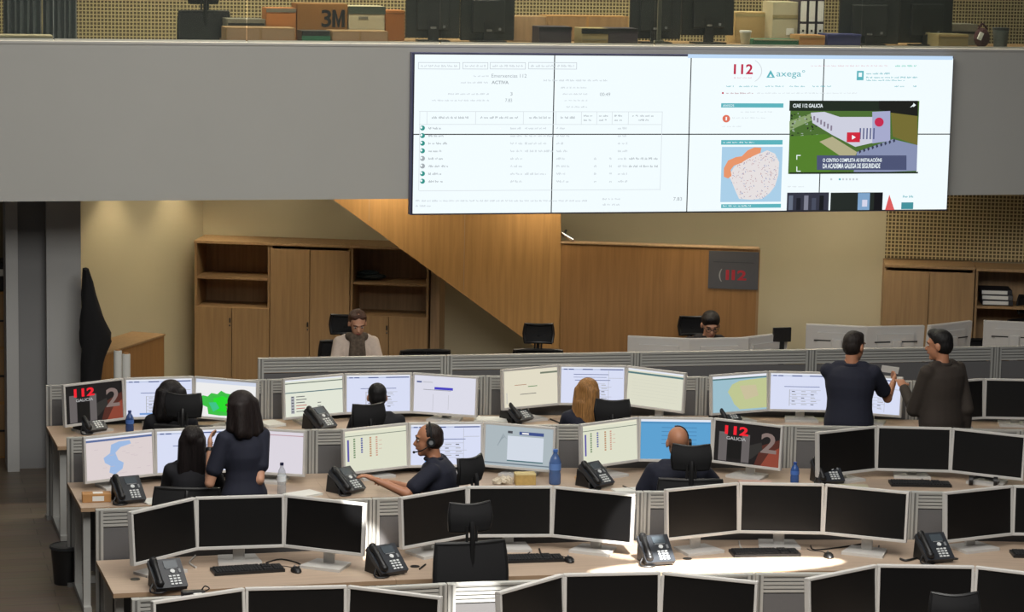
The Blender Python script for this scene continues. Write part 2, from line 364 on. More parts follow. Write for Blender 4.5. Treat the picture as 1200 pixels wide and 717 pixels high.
# things on the shelves
u, z = wl(434, 329.5, .3)
r = thing('folded_cloth', 'dark folded cloth lying on the under-stair cabinet shelf', 'cloth', wloc(u, .24, wl(434, 332, DEP)[1]+.012), BROT)
mb = MB(); mb.ell((0, 0, .03), (.15, .1, .03), mat('cloth_dark', (40, 48, 50), .9)); mb.build('lower_fold', r, True)
mb = MB(); mb.ell((-.03, -.01, .065), (.11, .08, .025), mat('cloth_blue', (52, 66, 72), .9)); mb.build('upper_fold', r, True)
zb = wl(1167, 360, DEP)[1]+.012
for k, (dx, rz, c) in enumerate(((0, .05, (44, 44, 48)), (.012, -.06, (70, 70, 72)), (-.01, .03, (36, 36, 40)))):
    u, _ = wl(1167, 355, .3)
    r = thing('lying_binder', ['black binder at the bottom of the bookcase pile', 'grey binder in the middle of the bookcase pile', 'black binder on top of the bookcase pile'][k], 'binder', wloc(u+dx, .25, zb+k*.05), BROT+rz, 'binders lying in the bookcase')
    mb = MB(); mb.box((0, 0, .0235), (.29, .31, .047), mat('binder%d' % k, c, .6)); mb.build('cover', r, bevel=.004)
    mb = MB(); mb.box((-.02, -.151, .0235), (.24, .012, .034), PAPER); mb.build('pages', r)
# low cabinet along left wall
p1 = at_z(119, 415, .97); p2 = at_z(193.5, 391, .97); dv = (p2-p1); L = dv.length+.0; aw2 = math.atan2(dv.y, dv.x)
r = thing('counter', 'low oak counter standing along the left wall', 'counter', (p1.x, p1.y, 0), aw2)
mb = MB(); mb.box((L/2, .17, .475), (L-.02, .33, .95), STAIRW2); mb.build('body', r)
mb = MB(); mb.box((L/2, .17, .96), (L, .35, .02), CABW); mb.build('top_board', r, bevel=.003)
for k, px in enumerate((138, 148)):
    p = at_y(px, 411, 22.15); p0_ = (p.x, p.y, 0)
    r = thing('paper_roll', ['white paper roll standing nearest the column coat', 'white paper roll standing against the oak counter'][k], 'paper roll', p0_, 0, 'white paper rolls')
    mb = MB(); mb.lathe([(.036, 0), (.036, p.z-.03*k), (.024, p.z-.03*k+.004), (.024, p.z-.1)], PAPER); mb.build('sheet', r, True)
    mb = MB(); mb.cyl((0, 0, p.z-.3), (0, 0, p.z+.012-.03*k), .022, CARD); mb.build('core', r, True)
# wooden cabinet and printer left of the column
p = at_d(-8, 500, 22.9); zc = at_d(4, 343, 22.7).z
r = thing('filing_cabinet', 'pale wooden cabinet half hidden left of the grey column', 'cabinet', (p.x, p.y+.2, 0), 0)
mb = MB(); mb.box((0, 0, zc/2), (.5, .4, zc), STAIRW); mb.build('body', r, bevel=.004)
for k in range(3):
    mb = MB(); mb.box((0, -.206, zc*(.17+.33*k)), (.47, .014, zc*.31), CABW); d = mb.build('drawer', r)
    mb = MB(); mb.box((.1, -.22, zc*(.17+.33*k)), (.1, .015, .015), BLACKP); mb.build('handle', d)
r = thing('printer', 'black printer on the wooden cabinet left of the column', 'printer', (p.x, p.y+.2, zc), 0)
mb = MB(); mb.box((.03, 0, .13), (.42, .34, .26), BLACKP); mb.build('body', r, bevel=.015)
mb = MB(); mb.box((.12, -.172, .17), (.1, .006, .06), PAPER); mb.build('control_panel', r)
# coat
p = at_y(108, 320, 22.05)
r = thing('coat_stand', 'thin black coat stand hidden under the coat by the column', 'coat stand', (p.x-.02, p.y+.1, 0))
mb = MB(); mb.cyl((0, 0, .03), (0, 0, 1.72), .018, BLACKP); mb.build('pole', r, True)
mb = MB(); mb.lathe([(.2, 0), (.2, .02), (.03, .04)], BLACKP); mb.build('base', r, True)
mb = MB(); mb.tube([(0, 0, 1.66), (-.02, -.03, 1.66), (-.03, -.05, 1.7)], .01, BLACKP); mb.build('hook', r, True)
mb = MB(); prof = [(315, 97, 104), (330, 96, 109), (345, 95, 113), (360, 95, 117), (375, 94, 123), (390, 93, 130), (400, 94, 131), (410, 95, 126), (425, 95, 121), (445, 95, 119), (470, 95, 117)]
rows = []
for py, a_, b_ in prof:
    A_ = at_y(a_, py, 22.05); B_ = at_y(b_, py, 22.05); c = (A_+B_)/2; hw = (B_.x-A_.x)/2
    rows.append([(c.x+hw*math.cos(t)*(1+.06*math.sin(5*t+py)), c.y+.085*math.sin(t)*(1+.12*math.sin(4*t+py*.05)), c.z) for t in [2*PI*k/20 for k in range(20)]])
vs = [q for rw in rows for q in rw]; n = 20
mb.add(vs, [(j*n+k, (j+1)*n+k, (j+1)*n+(k+1) % n, j*n+(k+1) % n) for j in range(len(rows)-1) for k in range(n)]+[tuple(range(n)), tuple(reversed(range((len(rows)-1)*n, len(rows)*n)))], mat('coat_black', (14, 14, 16), .9, 0, .15, 30))
tag(mb.build('coat', smooth=True), 'long black coat hanging beside the grey column', 'coat')

# ------------------------------------------------------------------ video wall
YS = YF-.12
def vp(px, py, lift=0):
    p = at_y(px, py, YS); return Vector((p.x, -lift, p.z))
q00, q11 = vp(485, 64), vp(1111, 247.5)
VX0, VX1, VZ1, VZ0 = 4.512, 9.392, 3.735, 2.383
r = thing('video_wall', 'large lit video wall of eight panels on the balcony front', 'screen', (0, YS, 0))
WHT = E('wall_white', (242, 252, 255), 1.0)
for j in range(2):
    for i in range(4):
        x0 = VX0+(VX1-VX0)*i/4; x1 = VX0+(VX1-VX0)*(i+1)/4; z0 = VZ0+(VZ1-VZ0)*j/2; z1 = VZ0+(VZ1-VZ0)*(j+1)/2
        mb = MB(); mb.box(((x0+x1)/2, .055, (z0+z1)/2), (x1-x0-.001, .1, z1-z0-.001), BLACKP); pp = mb.build('panel', r)
        g = .0045; mb = MB(); mb.poly([(x0+g, 0, z0+g), (x1-g, 0, z0+g), (x1-g, 0, z1-g), (x0+g, 0, z1-g)], WHT); mb.build('display', pp)
cn = MB(); cw = MB()
GT = E('grey_text', (206, 214, 220)); GL2 = E('grey_line', (220, 228, 232)); TEAL = E('teal', (96, 186, 196)); DT = E('dark_text', (168, 176, 182))
def vr(m_, x0, y0, x1, y1, mt, lift=.002):
    xm, ym = (x0+x1)/2, (y0+y1)/2; a = Vector((vp(x0, ym).x, 0, vp(xm, y0).z)); b = Vector((vp(x1, ym).x, 0, vp(xm, y1).z)); m_.poly([(a.x, -lift, b.z), (b.x, -lift, b.z), (b.x, -lift, a.z), (a.x, -lift, a.z)], mt)
def vpoly(m_, pts, mt, lift=.002):
    q = [vp(*p) for p in pts]; q = [(a.x, -lift, a.z) for a in q]
    ar = sum(q[i][0]*q[(i+1) % len(q)][2]-q[(i+1) % len(q)][0]*q[i][2] for i in range(len(q)))
    m_.poly(q if ar > 0 else q[::-1], mt)
def vt(m_, s, x0, y0, x1, y1, mt, bold=0, lift=.003):
    a = vp(x0, y0); b = vp(x1, y1); m_.text(s, lambda x, y: (x, -lift, y), b.x-a.x, a.z-b.z, mt, (a.x+b.x)/2, (a.z+b.z)/2, bold)
def words(m_, x0, x1, y, mt, h=2.2, seed=0, lift=.002):
    rr = random.Random(seed+int(x0*7+y*13)); x = x0
    while x < x1-1:
        w = rr.uniform(2.2, 7); e_ = min(x+w, x1)
        k = x
        while k < e_-.3:
            hh = rr.choice((.6, .6, .65, .95, 1))*h*.9; vr(m_, k, y+h/2-hh, min(k+.62, e_), y+h/2-hh*.28 if rr.random() < .35 else y+h/2, mt, lift); k += 1.02
        x = e_+1.6
# left page: status table
for x0, x1 in ((490, 539), (542, 572), (574, 616), (619, 676)):
    for (a, b, c, d) in ((x0, 73, x1, 73.7), (x0, 80.5, x1, 81.2), (x0, 73, x0+.7, 81), (x1-.7, 73, x1, 81)): vr(cn, a, b, c, d, GT)
    words(cn, x0+3, x1-3, 77, GT, 3)
words(cn, 555, 574, 89, GT); vt(cn, 'Emerxencias 112', 576, 86.5, 617, 91, DT); words(cn, 540, 574, 96.5, GT); vt(cn, 'ACTIVA', 576, 94.5, 596, 98.5, DT, .02)
words(cn, 637, 712, 94, GT, 2.6)
words(cn, 525, 573, 110, GT); vt(cn, '3', 598, 108, 600.5, 112, DT); words(cn, 506, 573, 117.5, GT); vt(cn, '7.83', 592, 115.5, 600, 119.5, DT)
for y in (102.5, 110, 117.5, 125): words(cn, 657+(y-102)*.3, 688, y, GT)
vt(cn, '00:49', 703, 108.5, 715, 112.5, DT)
for (a, b, c, d) in ((491, 130.5, 776, 131.1), (491, 145.5, 775, 146.1), (491, 222.5, 773, 223.1), (491, 130.5, 491.6, 223), (774.5, 130.5, 775.1, 223)): vr(cn, a, b, c, d, GL2)
for x in (500, 557, 613, 651, 681, 699, 717, 736): vr(cn, x, 131, x+.6, 146, GL2)
for x0, x1 in ((506, 551), (563, 607), (620, 645), (657, 675)): words(cn, x0, x1, 137.5, DT, 3)
for x in (684, 702, 720): words(cn, x, x+12, 135.5, DT, 2.4); words(cn, x, x+9, 140.5, DT, 2.4)
words(cn, 741, 766, 135.5, DT, 2.4); words(cn, 748, 760, 140.5, DT, 2.4)
DOT = E('dot_teal', (40, 150, 140))
for k in range(8):
    y = 150+k*8.9
    vpoly(cn, [(495+3*math.cos(t), y+3*math.sin(t)) for t in [2*PI*i/10 for i in range(10)]], DOT if k not in (4, 5) else DT)
    vpoly(cn, [(493.6+1.4*math.cos(t), y-.6+1.4*math.sin(t)) for t in [2*PI*i/8 for i in range(8)]], WHT, .003)
    words(cn, 502, 517+(k % 3)*4, y, DT, 3); words(cn, 598, 612, y, GT, 3)
    if k in (0, 1, 2, 3, 6): words(cn, 615, 640+(k % 2)*8, y, GT, 3)
    words(cn, 652, 662+(k % 2)*5, y, GT, 3); words(cn, 724, 735, y, GT, 3)
    if k in (4, 5): words(cn, 737, 771, y, DT, 3)
    if k > 3: words(cn, 696, 699, y, GT, 3); words(cn, 714, 717, y, GT, 3)
words(cn, 487, 690, 235, GT, 2.4); words(cn, 487, 505, 241, GT, 2.4); words(cn, 706, 728, 233, GT, 2.6); words(cn, 706, 726, 239.5, GT, 2.6); vt(cn, '7.83', 789, 231, 799, 235, DT)
cn.build('status_table', r)
# right page
RED = E('red112', (196, 40, 74)); PINK = E('pink', (232, 190, 200)); SKYB = E('map_sea', (176, 214, 240)); ORG = E('map_orange', (240, 156, 112)); LAND = E('map_land', (238, 232, 232)); ROAD = E('map_road', (190, 150, 156))
vr(cw, 806, 64.6, 1116.5, 69, E('page_bar', (198, 226, 255)))
vt(cw, '112', 860, 75, 882, 87, RED, .025); words(cw, 860, 882, 91, PINK, 1.6)
for a in range(14):
    t0, t1 = -.9+a*.13, -.9+(a+1)*.13
    vpoly(cw, [(872+21*math.cos(t0), 83+16*math.sin(t0)), (872+21*math.cos(t1), 83+16*math.sin(t1)), (872+20*math.cos(t1), 83+15.3*math.sin(t1)), (872+20*math.cos(t0), 83+15.3*math.sin(t0))], GL2)
vt(cw, 'axega°', 910, 82, 943, 92, TEAL, .0)
vpoly(cw, [(898, 91), (908, 91), (903, 82)], TEAL); vpoly(cw, [(901, 90), (905, 90), (903, 86.5)], WHT, .003)
vr(cw, 1004, 83, 1012, 94, TEAL); vr(cw, 1006, 85, 1010, 90, WHT, .003); words(cw, 1015, 1045, 86, TEAL, 2.4); words(cw, 1015, 1076, 90.5, TEAL, 2.2); words(cw, 1015, 1060, 94, TEAL, 1.6)
words(cw, 950, 1040, 77, PINK, 1.4); words(cw, 1049, 1076, 77, E('mint', (130, 220, 200)), 2.4)
for x0, x1 in ((851, 860), (866, 889), (897, 918), (925, 944), (952, 976), (1048, 1060), (1070, 1074)): words(cw, x0, x1, 101, TEAL, 1.8)
vpoly(cw, [(846, 108), (848, 108), (848, 110), (846, 110)], RED); words(cw, 851, 884, 109, ROAD, 2); words(cw, 887, 1005, 109, GL2, 1.6)
vr(cw, 845, 121, 918, 126, TEAL); vt(cw, 'AVISOS', 847, 122.3, 860, 125, WHT, 0, .004)
words(cw, 868, 905, 131, GL2, 1.6); words(cw, 858, 898, 138, GL2, 1.6)
vpoly(cw, [(851+4.5*math.cos(t), 139+4.5*math.sin(t)) for t in [2*PI*i/14 for i in range(14)]], E('badge', (232, 120, 96))); vr(cw, 850.2, 137, 851.8, 141, WHT, .004)
words(cw, 846, 871, 148, GL2, 1.6)
vr(cw, 845, 164, 917, 169.5, TEAL); words(cw, 847, 884, 166.7, WHT, 1.8, 0, .003)
vr(cw, 845, 172, 916, 236.5, SKYB)
land = [(871, 186), (880, 179), (890, 180), (899, 176), (908, 180), (913, 190), (912, 205), (908, 218), (902, 226), (893, 233), (880, 234), (866, 233), (861, 222), (857, 212), (854, 206), (860, 196)]
vpoly(cw, land, LAND, .003)
rr = random.Random(3)
for k in range(230):
    x, y = rr.uniform(855, 912), rr.uniform(178, 233)
    # keep inside the land outline
    ins = False
    for i in range(len(land)):
        (x1, y1), (x2, y2) = land[i], land[(i+1) % len(land)]
        if (y1 > y) != (y2 > y) and x < (x2-x1)*(y-y1)/(y2-y1)+x1: ins = not ins
    if ins: a = rr.uniform(0, PI); l_ = rr.uniform(.8, 2.6); vpoly(cw, [(x, y), (x+l_*math.cos(a), y+l_*math.sin(a)), (x+l_*math.cos(a)-.5*math.sin(a), y+l_*math.sin(a)+.5*math.cos(a)), (x-.5*math.sin(a), y+.5*math.cos(a))], ROAD if k % 3 else E('map_blue', (120, 140, 190)), .004)
out = [(848, 207), (848, 197), (853, 188), (862, 184), (869, 183), (876, 176), (884, 172.5), (892, 173), (891, 179), (884, 182), (876, 186), (868, 191), (860, 194), (856, 199), (857, 206), (853, 209)]
for i in range(len(out)//2-1): vpoly(cw, [out[i], out[i+1], out[-2-i], out[-1-i]], ORG, .005)
vr(cw, 845, 239, 915, 243.5, TEAL); words(cw, 847, 880, 241, WHT, 1.8, 0, .003)
# video still (plain aerial view of buildings)
X0, Y0, X1, Y1 = 925, 118, 1075.5, 203.5
vr(cw, X0, Y0, X1, Y1, E('v_green', (84, 122, 54), .8))
vr(cw, X0, Y0, X1, 130, E('v_wood', (34, 46, 34), .8), .0024)
vpoly(cw, [(1030, 118), (1075.5, 118), (1075.5, 136), (1044, 132), (1030, 128)], E('v_dark', (28, 30, 26), .8), .0026)
vpoly(cw, [(1044, 132), (1075, 136), (1075, 170), (1046, 160)], E('v_olive', (128, 120, 56), .8), .0028)
vpoly(cw, [(925, 142), (950, 133), (960, 137), (925, 153)], E('v_field', (150, 176, 120), .8), .003)
rr = random.Random(9)
for k in range(70):
    x, y = rr.uniform(926, 968), rr.uniform(132, 165); vr(cw, x, y, x+rr.uniform(1, 3), y+rr.uniform(.8, 2), MATS['screen_v_wood'] if k % 2 else E('v_pale', (170, 186, 170), .8), .0033)
vpoly(cw, [(950, 132), (966, 131), (984, 137), (1028, 137), (1028, 166), (1002, 172), (975, 158), (952, 144)], E('v_white', (214, 216, 232), .9), .0036)
for k in range(6): vr(cw, 953+k*4, 136+k*2.2, 955+k*4, 141+k*2.4, E('v_roof', (150, 140, 160), .8), .004)
vpoly(cw, [(1022, 131), (1043, 130), (1043, 165), (1022, 168)], E('v_tower', (174, 178, 214), .9), .0045)
vpoly(cw, [(1030+5.4*math.cos(t), 143+5.4*math.sin(t)) for t in [2*PI*i/16 for i in range(16)]], E('v_redsign', (206, 44, 84), .9), .005)
for k in range(5): vr(cw, 1007+k*4, 150, 1008.6+k*4, 163, E('v_window', (96, 104, 150), .8), .0048)
vpoly(cw, [(925, 160), (968, 157), (998, 176), (970, 203), (925, 203)], E('v_lawn', (92, 140, 46), .8), .0038)
vpoly(cw, [(960, 166), (975, 160), (1004, 178), (1000, 188), (985, 183)], E('v_path', (196, 190, 150), .8), .0042)
vpoly(cw, [(1004, 178), (1046, 163), (1075, 170), (1074, 200), (1000, 203)], E('v_car', (150, 160, 196), .8), .0041)
for k in range(9): vpoly(cw, [(1006+k*5, 177-k*1.6), (1008+k*5, 175-k*1.6), (1009+k*5, 178-k*1.6), (1007+k*5, 180-k*1.6)], E('v_grey', (60, 66, 92), .8), .0046)
vr(cw, X0, Y0, X1, Y0+.8, BLACKP, .005); vr(cw, X0, Y1-2, X1, Y1, MATS['screen_v_wood'], .005)
vpoly(cw, [(957, 182), (1062, 182), (1062, 199), (957, 199)], E('v_band', (84, 92, 128), .8), .006)
vt(cw, 'O CENTRO COMPLETA AS INSTALACIÓNS', 964, 184.5, 1033, 189.5, WHT, .02, .007); vt(cw, 'DA ACADEMIA GALEGA DE SEGURIDADE', 964, 191.5, 1031, 197, WHT, .02, .007)
for pts in ([(933, 181.5), (938, 181.5), (938, 182.5), (934, 182.5), (934, 187), (933, 187)], [(933, 201), (938, 201), (938, 200), (934, 200), (934, 195), (933, 195)]):
    vpoly(cw, pts[:4], WHT, .006); vpoly(cw, [pts[0], pts[3], pts[4], pts[5]], WHT, .006)
vt(cw, 'CIAE 112 GALICIA', 929, 121.5, 964, 126, WHT, .02, .007)
vpoly(cw, [(1066, 126), (1070, 122), (1070, 120.5), (1073, 123), (1070, 125.5), (1070, 124.3)], WHT, .007)
vr(cw, 992, 155, 1007.5, 166.5, E('play_red', (214, 40, 62)), .007); vpoly(cw, [(998, 158), (998, 163.5), (1002.5, 160.8)], WHT, .008)
for k in range(7): x = 974+k*4+(6 if k else 0); vpoly(cw, [(x+1.3*math.cos(t), 210+1.3*math.sin(t)) for t in [2*PI*i/8 for i in range(8)]], TEAL if k == 1 else GT)
words(cw, 923, 943, 218.5, GL2, 1.6)
for x0, x1, c in ((922, 971, (60, 62, 78)), (973, 1034, (40, 48, 44))): vr(cw, x0, 225.5, x1, 246.5, E('thumb%d' % x0, c, .7), .003)
for k in range(5): vr(cw, 924+k*9, 229+k % 2*3, 929+k*9, 246, E('thumb_a%d' % k, [(120, 130, 150), (30, 32, 44), (150, 152, 170), (84, 90, 110), (20, 24, 30)][k], .7), .004)
vr(cw, 1005, 226, 1019, 246, E('thumb_sky', (140, 180, 220), .8), .004); vr(cw, 1010, 234, 1016, 242, E('thumb_w', (220, 220, 240)), .005)
vr(cw, 1024, 226, 1034, 246, E('thumb_k', (20, 20, 28), .6), .005)
vpoly(cw, [(1037, 246), (1042, 228), (1048, 246)], E('mast_red', (226, 96, 96)), .004); vr(cw, 1056, 237, 1070, 245, E('th_teal', (70, 150, 160)), .004); words(cw, 1058, 1070, 230, TEAL, 3)
cw.build('web_page', r)
mb = MB(); mb.box(((VX0+VX1)/2, .07, (VZ0+VZ1)/2), (VX1-VX0+.02, .09, VZ1-VZ0+.02), mat('wall_frame_blue', (70, 74, 110), .4)); mb.build('frame', r)

# ------------------------------------------------------------------ work desks, dividers and monitors
DZ = .765
POSTX = [1.405, 3.2, 5.03, 6.83, 8.55, 10.28]; DY = [0, .03, -.05, -.34, -.78, -1.24]
ROWY = dict(A=13.83, B=16.05, C=18.38, D=20.52)
POSTS = {r: [Vector((x, ROWY[r]+d, 0)) for x, d in zip(POSTX, DY)] for r in ROWY}
STN = {'A1': 'bottom-left desk nearest the viewer', 'A2': 'middle desk of the nearest row', 'A3': 'bottom-right desk nearest the viewer',
       'B1': 'desk at the left end of the second row', 'B2': 'second-row desk with the empty chair', 'B3': 'second-row desk with the bright light patch', 'B4': 'second-row desk at the right edge',
       'C1': 'desk of the two long-haired women', 'C2': 'desk of the man with the headset', 'C3': 'desk of the bald man', 'C4': 'unlit desk in front of the standing men',
       'D1': 'back-row desk at the far left', 'D2': 'back-row desk second from left', 'D3': 'desk of the blond woman', 'D4': 'back-row desk behind the standing men', 'D5': 'unlit back-row desk at the right edge'}
def front(ps, i, depth):
    a = ps[max(i-1, 0)]; b = ps[min(i+1, len(ps)-1)]; d = (b-a).normalized(); n = Vector((d.y, -d.x, 0)); return ps[i]+n*depth
def divider(p, q, label, h, band, group, bottom=.03):
    d = q-p; L = d.length; a = math.atan2(d.y, d.x)
    r = thing('desk_divider', label, 'divider', p, a, group, 'thing')
    for x in (.026, L-.026):
        mb = MB(); mb.box((x, 0, h/2), (.046, .05, h), ALU); mb.box((x, -.026, h/2), (.012, .004, h-.01), ALUD); mb.box((x, 0, .012), (.06, .16, .024), ALUD); mb.build('post', r)
    mb = MB(); n = 5; st = band/n
    mb.box((L/2, 0, h-band/2), (L-.1, .018, band-.004), ALUD)
    for k in range(n): mb.box((L/2, 0, h-band+st*(k+.5)), (L-.1, .036, st*.7), ALU)
    mb.box((L/2, 0, h-.006), (L-.1, .044, .012), ALU)
    mb.build('slat_band', r)
    mb = MB(); mb.box((L/2, 0, (h-band+bottom)/2+.03), (L-.1, .03, h-band-bottom-.07), FABRIC); mb.build('fabric_panel', r)
    mb = MB(); mb.box((L/2, 0, bottom), (L-.1, .036, .05), ALU); mb.build('bottom_rail', r)
    return r
def desk(ps, i, label, depth=.87, group='beech work desks', sgn=1):
    a, b = ps[i], ps[i+1]; fa, fb = front(ps, i, depth*sgn), front(ps, i+1, depth*sgn)
    if i == 0 and sgn > 0: fa = a+Vector((.03, -depth, 0))
    o = (a+b)/2; d = (b-a); ang = math.atan2(d.y, d.x); R = Matrix.Rotation(-ang, 3, 'Z')
    if sgn > 0: pts = [fa, fb, b, a]
    else: pts = [a, b, fb, fa]
    nb = (Vector((d.y, -d.x, 0))).normalized()*.035*sgn
    u = d.normalized()*.004
    loc = [R @ (p+(nb if k in ((2, 3) if sgn > 0 else (0, 1)) else Vector())-o) for k, p in enumerate(pts)]
    loc[0].x += .001; loc[3].x += .001; loc[1].x -= .001; loc[2].x -= .001
    r = thing('desk', label, 'desk', o, ang, group)
    mb = MB(); mb.prism([(p.x, p.y, DZ-.028) for p in loc], (0, 0, .028), DESK, DESKE); mb.build('desktop', r)
    fx = 1 if sgn > 0 else -1
    yf = loc[0].y if sgn > 0 else loc[3].y; yb_ = loc[3].y if sgn > 0 else loc[0].y
    for x in (max(loc[0].x, loc[3].x)+.05, min(loc[1].x, loc[2].x)-.05):
        mb = MB(); mb.box((x, yf+.14*fx, (DZ-.03)/2+.02), (.05, .07, DZ-.07), ALU); mb.box((x, (yf+yb_)/2, .02), (.055, abs(yf-yb_)-.12, .04), ALU)
        mb.box((x, yb_-.09*fx, (DZ-.03)/2+.02), (.05, .06, DZ-.07), ALU); mb.box((x, (yf+yb_)/2, DZ-.05), (.04, abs(yf-yb_)-.14, .04), ALU)
        mb.build('leg', r)
    mb = MB(); mb.box(((loc[0].x+loc[1].x)/2, yb_-.07*fx, .46), (loc[1].x-loc[0].x-.26, .016, .36), DARKG); mb.build('modesty_panel', r)
    mb = MB(); mb.lathe([(.03, DZ), (.03, DZ+.004), (.022, DZ+.005)], BLACKP, ((loc[0].x)+.17, (yf+yb_)/2-.1*fx, 0)); mb.build('cable_port', r, True)
    return r
WM, HM = .56, .338
TI = math.radians(4)
MCACHE = {}
def mon_parts(r, zt, scr, bo=.08):
    z = zt-DZ; key = (round(z, 3), round(bo, 2))
    if key not in MCACHE:
        M = Matrix.Translation((0, 0, z)) @ Matrix.Rotation(-TI, 4, 'X')
        f = MB(); f.M = M; b = .017
        f.box((0, .006, -b/2), (WM, .036, b), SILVER); f.box((0, .006, -HM+b*.6), (WM, .036, b*1.2), SILVER)
        for s in (-1, 1): f.box((s*(WM-b)/2, .006, -HM/2), (b, .036, HM-2*b), SILVER)
        fr = f.build('frame', r, bevel=.003)
        f = MB(); f.M = M; f.box((0, .02, -HM/2), (WM-.012, .024, HM-.012), SILVER); f.box((0, .04, -HM/2), (WM*.62, .03, HM*.62), SILVER)
        f.box((-.13, .0555, -HM*.4), (.15, .002, .012), BLACKP); f.box((.13, .0555, -HM*.4), (.15, .002, .012), BLACKP)
        bk = f.build('back_cover', r, bevel=.006)
        n = MB(); n.box((0, .066, z/2-.06), (.075, .022, z-.12), SILVER); n.box((0, .06, z-HM/2), (.09, .03, .1), SILVER)
        nk = n.build('stand_neck', r, bevel=.006)
        n = MB(); n.prism([(-.14, bo-.12, 0), (.14, bo-.12, 0), (.12, bo+.1, 0), (-.12, bo+.1, 0)], (0, 0, .018), SILVER); ba = n.build('stand_base', r, bevel=.005)
        MCACHE[key] = (fr, bk, nk, ba)
    else:
        for p in MCACHE[key]: use(p, r)
    d = MB(); d.M = Matrix.Translation((0, 0, z)) @ Matrix.Rotation(-TI, 4, 'X'); b = .0165
    x0, x1, z0, z1 = -WM/2+b, WM/2-b, -HM+b*1.2, -b
    def Q(s, t, l=0): return (x0+(x1-x0)*s, -.0035-l, z1+(z0-z1)*t)      # s right, t down
    def rect(a, b_, c, e, m, l=.0006): d.poly([Q(a, e, l), Q(c, e, l), Q(c, b_, l), Q(a, b_, l)], m)
    def pl(pts, m, l=.0006):
        ar = sum(pts[i][0]*pts[(i+1) % len(pts)][1]-pts[(i+1) % len(pts)][0]*pts[i][1] for i in range(len(pts)))
        pts = pts if ar < 0 else pts[::-1]; d.poly([Q(s, t, l) for s, t in pts], m)
    def tx(s_, cx, cy, w, h, m, bold=.02, l=.0012):
        d.text(s_, lambda x, y: (x, -.0035-l, y), w*(x1-x0), h*(z1-z0), m, x0+(x1-x0)*cx, z1+(z0-z1)*cy, bold)
    screens(scr, rect, pl, tx)
    d.build('display', r)
